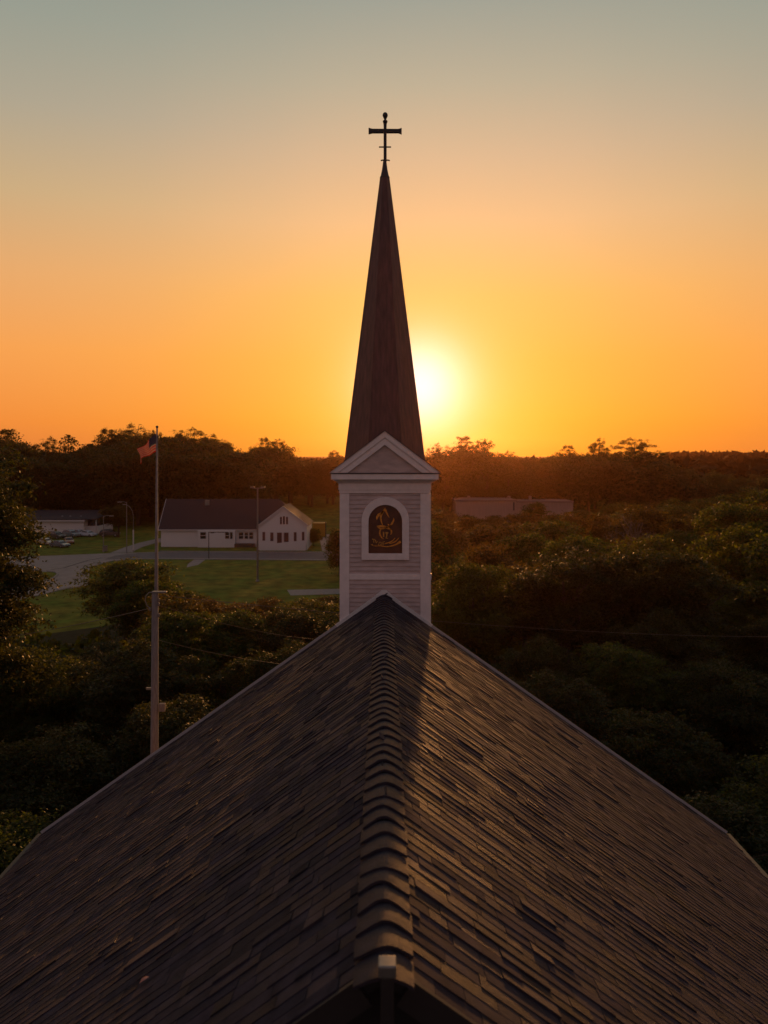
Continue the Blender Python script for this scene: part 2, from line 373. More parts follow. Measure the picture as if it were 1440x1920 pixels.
# rake trim, eave gutters
for s in (-1, 1):
    a = [slope_pt(s, -.0, 0, .085), slope_pt(s, LEN+.05, 0, .085), slope_pt(s, LEN+.05, 0, -.22), slope_pt(s, -.0, 0, -.22)]
    pl = [(p[0], p[2]) for p in a]
    chl(MB().prism(pl if s > 0 else pl[::-1], RY1, RY1+.02)).build('rake_trim', M['rake'], roof)
    a = [slope_pt(s, .3, 0, .02), slope_pt(s, LEN+.05, 0, .02), slope_pt(s, LEN+.05, 0, -.24), slope_pt(s, .3, 0, -.24)]
    pl = [(p[0], p[2]) for p in a]
    chl(MB().prism(pl if s > 0 else pl[::-1], RY0-.05, RY0-.005)).build('bargeboard', M['iron'], roof)
    gx = s*(HALF+.08)
    chl(MB().prism([(gx-.07, E-.16), (gx+.07, E-.16), (gx+.08, E-.02), (gx-.08, E-.02)], RY0, RY1)).build('gutter', M['darksteel'], roof)
# small pale cap on a dark post at the near ridge end
fp = MB().box(-.03, .085, 6.55, 6.63, RIDGE-.75, RIDGE+.044); chl(fp).build('ridge_end_post', M['iron'], roof, bevel=.008)
fp = MB().box(-.05, .105, 6.54, 6.70, RIDGE+.045, RIDGE+.15); chl(fp).build('ridge_end_cap', M['steel'], roof, bevel=.012)

# ---- bell tower
TW, TY0, TD = 2.93, 25.03, 2.93
tx0, tx1 = P(637, 0, 25).x, P(806, 0, 25).x; TC = (tx0+tx1)/2; TYc = TY0+TD/2
def zz(py, D=TY0): return CAMZ-(py-HY)*D/FPX
tower = MB()
tower.box(tx0+.06, tx1-.06, TY0+.05, TY0+TD-.05, 0.0, zz(903))
tower_o = chl(tower).build('bell_tower', M['siding'], ch)
def four(fn):                      # the same face on the four sides of the tower
    for q in range(4):
        yield Matrix.Translation((TC, TYc, 0)) @ Matrix.Rotation(q*math.pi/2, 4, 'Z')
hw = (tx1-tx0)/2; hd = hw
# lap siding boards
sb = MB()
for Mx in four(0):
    z = 9.0
    while z < zz(926)-.02:
        h = .145
        sb.add([Mx @ Vector(v) for v in ((-hw+.3, -hd+.05, z), (hw-.3, -hd+.05, z), (hw-.3, -hd+.012, z), (-hw+.3, -hd+.012, z), (-hw+.3, -hd+.046, z+h), (hw-.3, -hd+.046, z+h))],
               [(0,1,2,3)[::-1], (3,2,5,4)]); z += h
chl(sb).build('lap_siding', M['siding'], tower_o)
for sx in (-1, 1):
    for sy in (-1, 1):
        x0, x1 = sorted((TC+sx*(hw+.004), TC+sx*(hw-.31))); y0, y1 = sorted((TYc+sy*(hd+.004), TYc+sy*(hd-.31)))
        c = MB().box(x0, x1, y0, y1, 8.5, zz(925))
        chl(c).build('corner_board', M['white'], tower_o, bevel=.012)
bb = MB(); fr = MB(); cr = MB()
for Mx in four(0):
    bb.box(-hw+.312, hw-.312, -hd-.002, -hd+.05, zz(1087), zz(1076), M=Mx)
chl(bb).build('band_board', M['white'], tower_o, bevel=.006)
def sq(mbx, e, z0, z1):            # a square collar standing e proud of the tower
    mbx.box(TC-hw-e, TC+hw+e, TYc-hd-e, TYc+hd+e, z0, z1)
f = MB(); sq(f, .022, zz(924.5), zz(919.5)); sq(f, .006, zz(919.5), zz(918.5)); sq(f, .04, zz(918.5), zz(906.5)); chl(f).build('frieze', M['white'], tower_o)
# crown moulding: stepped, widening upward
c = MB(); e0, e1 = .05, .22
prof = [(-.02, zz(906.4)), (e0, zz(906.5)), (e0+.02, zz(905)), (e1*.55, zz(903)), (e1*.9, zz(901)), (e1, zz(900))]
for i in range(len(prof)-1):
    (ea, za), (eb, zb) = prof[i], prof[i+1]
    b = len(c.v)
    for e, z in ((ea, za), (eb, zb)):
        for sx, sy in ((-1,-1),(1,-1),(1,1),(-1,1)): c.v.append((TC+sx*(hw+e), TYc+sy*(hd+e), z))
    for a in range(4): d = (a+1) % 4; c.f.append((b+a, b+d, b+4+d, b+4+a)); c.m.append(0)
chl(c).build('crown_moulding', M['white'], tower_o)
c = MB(); ce = .27; sq(c, ce, zz(899.5, 24.8), zz(888.5, 24.8)); chl(c).build('cornice', M['white'], tower_o, bevel=.015)
c = MB(); sq(c, ce+.025, zz(888.4, 24.8), zz(886.8, 24.8)); chl(c).build('cornice_flashing', M['capmetal'], tower_o)
# pediments on the four sides
z0p = zz(886.7, 24.75); apx = zz(808, 24.75); PW = hw+ce+.06
def tri(half, base, top): return [(-half, base), (half, base), (0, top)]
def off(d):  # triangle inset: d measured square to the raking edge
    sl = (apx-z0p)/PW; up = d*math.sqrt(1+sl*sl); return [(-(PW-up/sl), z0p), (0, apx-up), (PW-up/sl, z0p)]
def chev(d0, d1, y0, y1, Mx, mbx):
    mbx.ring(off(d0), off(d1), y0, y1, M=Mx, closed=False)
yo = -hd-ce
for Mx in list(four(0))[::2]:      # front and back; the gable roof runs between them
    p1 = MB(); p2 = MB(); tym = MB(); pr = MB()
    chev(.0, .17, yo, yo+.16, Mx, p1); p3 = MB(); chev(.171, .20, yo+.05, yo+.2, Mx, p3)
    chev(.171+.03, .36, yo+.03, yo+.22, Mx, p2)
    a = off(.36); tym.prism([a[0], a[2], a[1]], yo+.12, yo+.2, M=Mx)
    a = [(-PW-.03, z0p-.012), (0, apx+.022), (PW+.03, z0p-.012)]; b = [(-PW, z0p), (0, apx), (PW, z0p)]
    pr.ring(a, b, yo-.03, 0, M=Mx, closed=False)
    ped = chl(p1).build('pediment', M['white'], ch, bevel=.01); chl(p2).build('inner_moulding', M['white'], ped, bevel=.008); chl(p3).build('groove_moulding', M['white'], ped)
    chl(tym).build('tympanum', M['siding'], ped); chl(pr).build('gable_roof', M['capmetal'], ped)
# ---- spire
SD = TYc
def zs2(py): return CAMZ-(py-HY)*SD/FPX
ri = lambda px: px*SD/FPX
sp = MB(); KR = 1/math.cos(math.pi/8)
za, zb = zs2(333), zs2(905)
hpx = lambda py: 8+(py-333)*(64/517)
sp.lathe([(ri(76)*KR, zs2(893)), (ri(hpx(868)+1.5)*KR, zs2(868)), (ri(hpx(850))*KR, zs2(850)), (ri(hpx(333))*KR, za)], TC, TYc, 8, rot=math.pi/8)
spo = chl(sp).build('spire', M['spire'], ch)
sm_ = MB()
for a in range(8):                 # standing seams on the arrises
    an = math.pi/8+a*math.pi/4
    sm_.tube([(TC+math.cos(an)*ri(hpx(860))*KR, TYc+math.sin(an)*ri(hpx(860))*KR, zs2(860)), (TC+math.cos(an)*ri(8)*KR, TYc+math.sin(an)*ri(8)*KR, za)], .013, 5)
chl(sm_).build('hip_seam', M['spire'], spo)
tp = MB(); tp.lathe([(ri(9.2), zs2(334.5)), (ri(9.2), zs2(332)), (ri(8), zs2(331)), (ri(5.2), zs2(318)), (ri(3.2), zs2(303)), (ri(2.8), zs2(300))], TC, TYc, 16)
chl(tp).build('spire_cap', M['capmetal'], spo)
# ---- cross
X0 = 722; cx = lambda px: (px-CX)*SD/FPX
s_ = MB(); r = .055
def flat(poly, t=.05): s_.prism([(cx(a), zs2(b)) for a, b in poly][::-1] if False else [(cx(a), zs2(b)) for a, b in poly], SD-t, SD+t)
flat([(719.2,303),(725,303),(725,250.5),(724.8,249.8),(724.8,241.7),(725.2,232),(726,229),(718.2,229),(719,232),(719.4,241.7),(719.4,249.8),(719.2,250.5)])
cross = chl(s_).build('cross', M['iron'], ch, bevel=.012)
s_ = MB(); s_.prism([(cx(a), zs2(b)) for a, b in ((691,251.5),(694,250.8),(698,249.8),(747,249.6),(750,250.6),(753.2,252),(753.2,240.3),(750,241.6),(746,242.3),(698,242),(694,241),(691,239.8))], SD-.045, SD+.045)
chl(s_).build('crossbar', M['iron'], cross, bevel=.01)
s_ = MB(); z = zs2
s_.lathe([(ri(3), z(232)), (ri(4.4), z(229)), (ri(4.6), z(227)), (ri(3), z(225.5)), (ri(1.8), z(224.5)), (ri(2.4), z(222.8)), (ri(3.6), z(220.5)), (ri(4.9), z(217.5)), (ri(5), z(215.5)), (ri(4.2), z(213)), (ri(2.4), z(211.3)), (ri(.5), z(210.8))], cx(722.2), SD, 16)
chl(s_).build('ball_finial', M['iron'], cross, smooth=True)
for (a, b, yy, dr) in ((710.5, 733.3, 275.7, 0), (714, 730.8, 300.3, .9)):
    s_ = MB(); s_.tube([(cx(a), SD, z(yy+dr)), (cx(a+3), SD, z(yy)), (cx(b-3), SD, z(yy)), (cx(b), SD, z(yy+dr))], ri(1.35), 8)
    chl(s_).build('crosspiece', M['iron'], cross)
# ---- arched window frame and emblem board
def arch(hwp, top, bot, cxp=722.5, n=20):   # pixels -> outline, counter-clockwise from lower left
    cyp = top+hwp; pts = [(cxp-hwp, bot), (cxp+hwp, bot)]
    pts += [(cxp+hwp*math.cos(math.pi*i/n), cyp-hwp*math.sin(math.pi*i/n)) for i in range(n+1)]
    return [((a-CX)*TY0/FPX, CAMZ-(b-HY)*TY0/FPX) for a, b in pts]
o_, i_ = arch(44.5, 932, 1049.5), arch(31.5, 946.5, 1037.5)
af = MB(); af.ring(o_, i_, TY0-.07, TY0+.06)
frm = chl(af).build('arched_frame', M['white'], tower_o, bevel=.01)
pn = MB(); pn.prism(arch(31.4, 946.6, 1037.4), TY0-.0, TY0+.07); pno = chl(pn).build('emblem_panel', M['panel'], tower_o)
def zoomp(u, v): return (670+u/12, 910+v/12)     # measured in a 12x enlargement
def stroke(mbx, pts, ws, y0=TY0-.012):           # a painted ribbon with changing width
    n = len(pts); L_, R_ = [], []
    for i, (u, v) in enumerate(pts):
        a, b = pts[max(i-1, 0)], pts[min(i+1, n-1)]; dx, dy = b[0]-a[0], b[1]-a[1]; l = math.hypot(dx, dy) or 1
        nxx, ny = -dy/l, dx/l; wv = ws[i] if isinstance(ws, (list, tuple)) else ws
        L_.append((u+nxx*wv/2, v+ny*wv/2)); R_.append((u-nxx*wv/2, v-ny*wv/2))
    cv = lambda q: (lambda p: ((p[0]-CX)*TY0/FPX, CAMZ-(p[1]-HY)*TY0/FPX))(zoomp(*q))
    mbx.ring([cv(q) for q in L_], [cv(q) for q in R_], y0, y0+.011, closed=False)
def smoothp(pts, k=5):
    out_ = []
    for i in range(len(pts)-1):
        p0, p1, p2, p3 = pts[max(i-1, 0)], pts[i], pts[i+1], pts[min(i+2, len(pts)-1)]
        for j in range(k):
            t = j/k; out_.append(tuple(.5*((2*b)+(-a+c)*t+(2*a-5*b+4*c-d)*t*t+(-a+3*b-3*c+d)*t**3) for a, b, c, d in zip(p0, p1, p2, p3)))
    out_.append(pts[-1]); return out_
def sw(n, *key):                                  # widths interpolated along a stroke
    return [key[min(int(i/(n-1)*(len(key)-1)), len(key)-2)]*(1-(i/(n-1)*(len(key)-1))%1 if i < n-1 else 0)+key[min(int(i/(n-1)*(len(key)-1))+1, len(key)-1)]*((i/(n-1)*(len(key)-1))%1 if i < n-1 else 1) for i in range(n)]
em = MB()
for pts, key in (
    ([(628,505),(600,560),(560,620),(530,690),(530,760),(545,830),(570,890)], (10,42,46,44,40,30,14)),
    ([(590,575),(540,625),(480,665),(445,720),(440,775)], (26,46,58,50,14)),
    ([(625,505),(640,570),(670,640),(700,695),(722,732)], (10,40,30,18,4)),
    ([(818,735),(815,790),(785,850),(745,905),(700,935)], (10,36,40,34,26)),
    ([(690,872),(715,900),(760,905)], (14,22,22)),
    ([(440,925),(520,918),(600,930),(690,965),(765,1000)], (30,44,56,44,24)),
    ([(450,930),(500,962),(580,972),(650,945),(720,925),(760,900)], (16,34,30,34,40,20)),
    ([(540,975),(508,1030),(510,1100),(540,1165),(590,1210)], (20,34,36,28,10)),
    ([(740,985),(768,1030),(765,1080),(748,1110)], (30,36,30,10)),
    ([(590,1375),(680,1378),(780,1360),(880,1325),(975,1262)], (18,26,28,36,58)),
    ([(620,1310),(700,1290),(780,1255),(850,1182)], (20,24,22,10)),
    ([(720,1310),(800,1290),(870,1250),(938,1178)], (10,22,24,12)),
    ([(300,1325),(350,1355),(430,1365),(500,1360),(590,1375)], (10,12,16,18,18))):
    q = smoothp(pts); stroke(em, q, sw(len(q), *key))
emo = chl(em).build('gold_emblem', M['gold'], pno)
em = MB()
for pts, key in (([(590,1050),(592,1160)], (28,28)), ([(632,1070),(698,1070)], (34,30)), ([(664,1080),(662,1140),(645,1195)], (24,24,30)), ([(690,1190),(640,1192)], (14,14)),
    ([(330,1205),(360,1215),(400,1215)], (16,22,16)), ([(372,1215),(372,1290)], (16,14)), ([(405,1225),(420,1270),(425,1300)], (14,18,14)), ([(425,1300),(450,1268),(462,1262)], (12,14,12)),
    ([(325,1330),(350,1338)], (22,18)), ([(490,1280),(480,1350)], (14,14)), ([(484,1285),(515,1278),(548,1295),(545,1330),(505,1350)], (12,14,14,14,10)),
    ([(515,1310),(545,1360)], (10,12)), ([(575,1275),(580,1370)], (14,12)), ([(575,1280),(620,1262)], (14,12)), ([(578,1320),(612,1318)], (12,10))):
    q = smoothp(pts, 3); stroke(em, q, sw(len(q), *key), TY0-.016)
chl(em).build('gold_lettering', M['goldb'], pno)
# flashing round the tower foot and a downspout on the right arris
e_ = (hw+.06)/math.cos(THETA)
up = [slope_pt(-1, e_, 0, .10), slope_pt(-1, .30, 0, .125), (-.08, 0, RIDGE+.135), (0, 0, RIDGE+.15), (.08, 0, RIDGE+.135), slope_pt(1, .30, 0, .125), slope_pt(1, e_, 0, .10)]
lo = [slope_pt(-1, e_, 0, .0), slope_pt(-1, .30, 0, .0), (-.08, 0, RIDGE-.06), (0, 0, RIDGE-.02), (.08, 0, RIDGE-.06), slope_pt(1, .30, 0, .0), slope_pt(1, e_, 0, .0)]
chl(MB().ring([(p[0], p[2]) for p in up], [(p[0], p[2]) for p in lo], RY1-.03, RY1+.018, closed=False)).build('step_flashing', M['flash'], tower_o)
dsb = MB().box(tx1+.005, tx1+.04, TY0+.06, TY0+.12, 12, zz(925)); dsb.box(tx1+.004, tx1+.055, TY0+.03, TY0+.13, zz(1087), zz(1076))
chl(dsb).build('downspout', M['flash'], tower_o)
# ridge of the far end closed with a lead roll
# a dry leaf caught on the left slope
lf = MB(); q = [slope_pt(-1, 3.62+a*.075, 9.58+b*.06, .045+c) for a, b, c in ((-1,0,.0),(-.4,.55,.012),(.5,.5,.02),(1,0,.0),(.45,-.5,.015),(-.45,-.5,.01),(0,0,.035))]
lf.v = [tuple(p) for p in q]; lf.f = [(i, (i+1) % 6, 6) for i in range(6)]; lf.m = [0]*6
fo_ = lf.build('fallen_leaf', mat('dry_leaf', (.45,.20,.14), .7)); tag(fo_, 'small pinkish dry leaf lying on the left slope of the church roof', 'leaf')
# ------------------------------------------------------------------ white house beyond the road
def house():
    HD = 187.0
    h = empty('community_hall', (P(430, 0, HD+4).x, HD+4, 0), label='long white house with dark roof and a gabled front wing beyond the road', cat='house')
    off_ = Vector(h.location)
    def hl(m_): m_.v = [(x-off_.x, y-off_.y, z-off_.z) for x, y, z in m_.v]; return m_
    WD = 191.0; sc = WD/FPX
    X = lambda px, D: (px-CX)*D/FPX
    Zp = lambda py, D: CAMZ-(py-HY)*D/FPX
    x0, x1 = X(302, WD), X(486, WD); ez = Zp(988, WD); dep = 13.0
    wm = MB().box(x0, X(566, WD), WD, WD+dep, 0, ez)
    rz = Zp(935.5, WD+dep/2)
    # left gable end triangle
    wall = hl(wm).build('wall', M['housewall'], h)
    hl(MB().add([(x+q, y, z) for q in (0, .2) for x, y, z in ((x0, WD, ez), (x0, WD+dep, ez), (x0, WD+dep/2, rz-.25))], [(0,2,1),(3,4,5),(0,1,4,3),(1,2,5,4),(2,0,3,5)])).build('gable', M['housewall'], h)
    # main roof: gable at the left, hip at the right
    ov = .55; t_ = .22; xl = x0-.5; xr = X(572, WD)+.5; xh = X(524, WD+dep/2)
    sl = (rz-ez)/(dep/2)
    A = [(xl, WD-ov, ez-ov*sl), (xr, WD-ov, ez-ov*sl), (xr, WD+dep+ov, ez-ov*sl), (xl, WD+dep+ov, ez-ov*sl), (xl, WD+dep/2, rz), (xh, WD+dep/2, rz)]
    r_ = MB(); r_.add(A+[(x, y, z-t_) for x, y, z in A], [(0,1,5,4),(1,2,5),(2,3,4,5),(0,6,7,1),(1,7,8,2),(2,8,9,3),(3,9,10,4),(4,10,6,0),(6,10,11,7),(7,11,8),(8,11,10,9)])
    ro = hl(r_).build('roof', M['houseroof'], h)
    rk = MB(); rk.add([(xl-.12, WD-ov, ez-ov*sl+.05), (xl-.12, WD+dep/2, rz+.05), (xl-.12, WD+dep/2, rz-.35), (xl-.12, WD-ov, ez-ov*sl-.35), (xl, WD-ov, ez-ov*sl+.05), (xl, WD+dep/2, rz+.05), (xl, WD+dep/2, rz-.35), (xl, WD-ov, ez-ov*sl-.35)],
        [(3,2,1,0),(4,5,6,7),(0,1,5,4),(1,2,6,5),(2,3,7,6),(3,0,4,7)]); hl(rk).build('rake_board', M['housetrim'], ro)
    hl(MB().box(xl, X(485, WD-ov), WD-ov-.1, WD-ov-.005, ez-ov*sl-.3, ez-ov*sl-.02)).build('fascia', M['housetrim'], ro)
    v = P(388.5, 943, WD+dep*.32); hl(MB().box(v.x-.5, v.x+.5, v.y-.4, v.y+.5, v.z-.6, v.z+.7)).build('roof_vent', M['steel'], ro, bevel=.05)
    # projecting block under the eave
    pb = hl(MB().box(X(371, WD-1), X(441, WD-1), WD-1.2, WD-.002, 0, Zp(994, WD-1))).build('projecting_bay', M['housewall'], h)
    D1 = WD-1.2; D2 = WD
    def window(a, b, c, d, D, mull=True):
        xa, xb, zb_, za_ = X(a, D), X(b, D), Zp(d, D), Zp(c, D)
        f_ = MB().ring([(xa-.1, zb_-.1), (xb+.1, zb_-.1), (xb+.1, za_+.1), (xa-.1, za_+.1)], [(xa, zb_), (xb, zb_), (xb, za_), (xa, za_)], D-.07, D-.005)
        if mull: f_.box(xa, xb, D-.06, D-.02, (za_+zb_)/2-.06, (za_+zb_)/2+.06)
        fo = hl(f_).build('window', M['housetrim'], h)
        hl(MB().box(xa, xb, D-.045, D-.006, zb_, za_)).build('pane', M['glassd'], fo)
    window(375.8, 386, 998, 1010, D1); window(422.5, 429.5, 998.2, 1009.8, D1); window(431.5, 436, 998, 1010, D1, False)
    for a, b in ((448,456),(458.8,465),(467.5,474.5)): window(a, b, 998.5, 1010, D2)
    hl(MB().box(X(441.5, WD), X(478, WD), WD-1.4, WD-.003, .0, .9)).build('dark_ramp', M['darksteel'], h)
    # gabled front wing
    FD = 184.5; a0, a1, ac = X(484.7, FD), X(575.5, FD), X(531, FD); fe = Zp(986, FD); fa = Zp(951, FD)
    fw = MB().prism([(a0, 0), (a1, 0), (a1, fe), (ac, fa), (a0, fe)], FD, WD+dep*.45)
    fo = hl(fw).build('front_wing', M['housewall'], h)
    s_ = (fa-fe)/(ac-a0); ro2 = MB()
    for sg, xe in ((-1, a0-.4), (1, a1+.4)):
        ze = fa+.12-abs(xe-ac)*s_
        pl = [(ac, fa+.12), (ac, fa+.30), (xe, ze+.18), (xe, ze)]
        ro2.prism(pl if sg < 0 else pl[::-1], FD-.35, WD+dep*.45)
    r2 = hl(ro2).build('front_wing_roof', M['houseroof'], h)
    bb_ = MB()
    for sg, xe in ((-1, a0-.4), (1, a1+.4)):
        ze = fa+.12-abs(xe-ac)*s_; pl = [(ac, fa-.15), (ac, fa+.33), (xe, ze+.21), (xe, ze-.25)]
        bb_.prism(pl if sg < 0 else pl[::-1], FD-.45, FD-.352)
    hl(bb_).build('bargeboard', M['housetrim'], r2)
    for a, b, c, d in ((525,528.6,969,983),(530.6,534.2,968,983),(536.4,540,969,983)):
        w_ = hl(MB().box(X(a, FD), X(b, FD), FD-.06, FD-.003, Zp(d, FD), Zp(c, FD))).build('attic_louvre', M['redwood'], h)
    for a, b, c, d in ((492.3,497,997.5,1013.5),(507,512.6,998.5,1014.3),(551,556,998,1014.5),(566.2,570.6,997.3,1013.3)):
        xa, xb, zb_, za_ = X(a, FD), X(b, FD), Zp(d, FD), Zp(c, FD)
        f_ = hl(MB().ring([(xa-.08, zb_-.08), (xb+.08, zb_-.08), (xb+.08, za_+.08), (xa-.08, za_+.08)], [(xa, zb_), (xb, zb_), (xb, za_), (xa, za_)], FD-.08, FD-.004)).build('narrow_window', M['housetrim'], h)
        hl(MB().box(xa, xb, FD-.05, FD-.003, zb_, za_)).build('pane', M['redwood'], f_)
    d_ = hl(MB().box(X(519.6, FD), X(528.4, FD), FD-.12, FD-.003, Zp(1020, FD), Zp(998.6, FD))).build('door', M['redwood'], h)
    hl(MB().box(X(527, FD), X(527.6, FD), FD-.17, FD-.122, Zp(1010.5, FD), Zp(1008.5, FD))).build('handle', M['steel'], d_)
    hl(MB().box(X(531, FD), X(532.6, FD), FD-.14, FD-.003, Zp(1014.5, FD), Zp(998.6, FD))).build('door_frame', M['housetrim'], h)
    hl(MB().box(X(532.7, FD), X(541, FD), FD-.10, FD-.003, Zp(1016, FD), Zp(998.6, FD))).build('side_window', M['redwood'], h)
    hl(MB().prism([(X(500, FD), Zp(1019, FD)), (a0+.3, .02), (a1-.2, .02), (a1-.2, Zp(1014, FD)), (X(545, FD), Zp(1015.5, FD))][::1], FD-1.1, FD-.9)).build('ramp_wall', M['housewall'], h)
    return h
house()

# low white building behind the parked cars
def lowb():
    D = 222.0; X = lambda px: (px-CX)*D/FPX; Zp = lambda py: CAMZ-(py-HY)*D/FPX
    h = empty('low_building', (X(110), D, 0), label='low flat white building behind the parked cars with small roof vents', cat='building'); of = Vector(h.location)
    def hl(m_): m_.v = [(x-of.x, y-of.y, z-of.z) for x, y, z in m_.v]; return m_
    wb = MB(); wb.box(X(30), X(157), D, D+14, 0, Zp(975.5)); hl(wb).build('wall', M['housewall'], h); wb = MB(); wb.box(X(157.01), X(180), D+1.5, D+13.9, 0, Zp(987.5)); hl(MB().box(X(178.6), X(180.3), D+.2, D+.5, 0, Zp(973))).build('corner_post', M['housetrim'], h)
    wall = hl(wb).build('side_wall', M['housewall'], h)
    hl(MB().box(X(157.2), X(178.4), D+3, D+13.8, Zp(987.4), Zp(973.5))).build('dark_bay', M['glassd'], h)
    A = [(X(24), D-.8, Zp(973.5)), (X(181), D-.8, Zp(972.5)), (X(181), D+15, Zp(963)), (X(24), D+15, Zp(963))]
    rr = MB().add(A+[(x, y, z-.35) for x, y, z in A], [(0,1,2,3),(0,4,5,1),(1,5,6,2),(2,6,7,3),(3,7,4,0),(7,6,5,4)]); ro = hl(rr).build('roof', M['houseroof'], h)
    hl(MB().box(X(24), X(161), D-.95, D-.805, Zp(977.5), Zp(974.6))).build('fascia', M['housetrim'], ro)
    for px in (117, 132, 152):
        v = P(px, 970, D+4); hl(MB().lathe([(.18, v.z-.5), (.18, v.z+.1), (.3, v.z+.12), (.3, v.z+.35), (.05, v.z+.5)], v.x, v.y, 10)).build('roof_vent', M['rim'], ro)
lowb()
# long grey building in the woods to the right
def ware():
    D = 240.0; X = lambda px, d=D: (px-CX)*d/FPX; Zp = lambda py, d=D: CAMZ-(py-HY)*d/FPX
    h = empty('warehouse', (X(960), D, 0), label='long pale grey flat building half hidden in the woods right of the steeple', cat='building'); of = Vector(h.location)
    def hl(m_): m_.v = [(x-of.x, y-of.y, z-of.z) for x, y, z in m_.v]; return m_
    w_ = MB(); w_.box(X(855), X(968), D, D+14, 0, Zp(940)); hl(w_).build('wall', M['wgrey'], h)
    w_ = MB(); w_.box(X(968.3), X(1079), D+3, D+14, 0, Zp(943)); hl(w_).build('side_wing', M['wgrey'], h)
    r_ = MB(); r_.box(X(853), X(969), D-.4, D+15, Zp(939.9), Zp(937.5)); r_.box(X(969.2), X(1080), D+2.6, D+15, Zp(942.9), Zp(940.8)); hl(r_).build('roof', M['wroof'], h)
    for px in (884, 962, 1003): hl(MB().lathe([(.5, Zp(939)), (.5, Zp(933)), (.1, Zp(932))], X(px), D+8, 8)).build('roof_vent', M['steel'], h)
    hl(MB().box(X(962), X(964.5), D-.15, D-.01, Zp(957), Zp(941.5))).build('downpipe', M['darksteel'], h)
ware()
# yellow shed and dark hedge to the right of the house
def shed():
    D = 214.0; X = lambda px: (px-CX)*D/FPX; Zp = lambda py: CAMZ-(py-HY)*D/FPX
    h = empty('shed', (X(598), D, 0), label='small yellow shed on the field between the white house and the steeple', cat='shed'); of = Vector(h.location)
    def hl(m_): m_.v = [(x-of.x, y-of.y, z-of.z) for x, y, z in m_.v]; return m_
    hl(MB().box(X(587), X(609.5), D, D+4, 0, Zp(982.5))).build('wall', M['yellow'], h)
    hl(MB().box(X(586), X(610.5), D-.2, D+4.2, Zp(982.4), Zp(981))).build('roof', M['yellow'], h)
    D2 = 211.; hl(MB().box(X(609.8), X(611.5), D, D+.4, 0, Zp(979))).build('door_post', M['darksteel'], h)
shed()

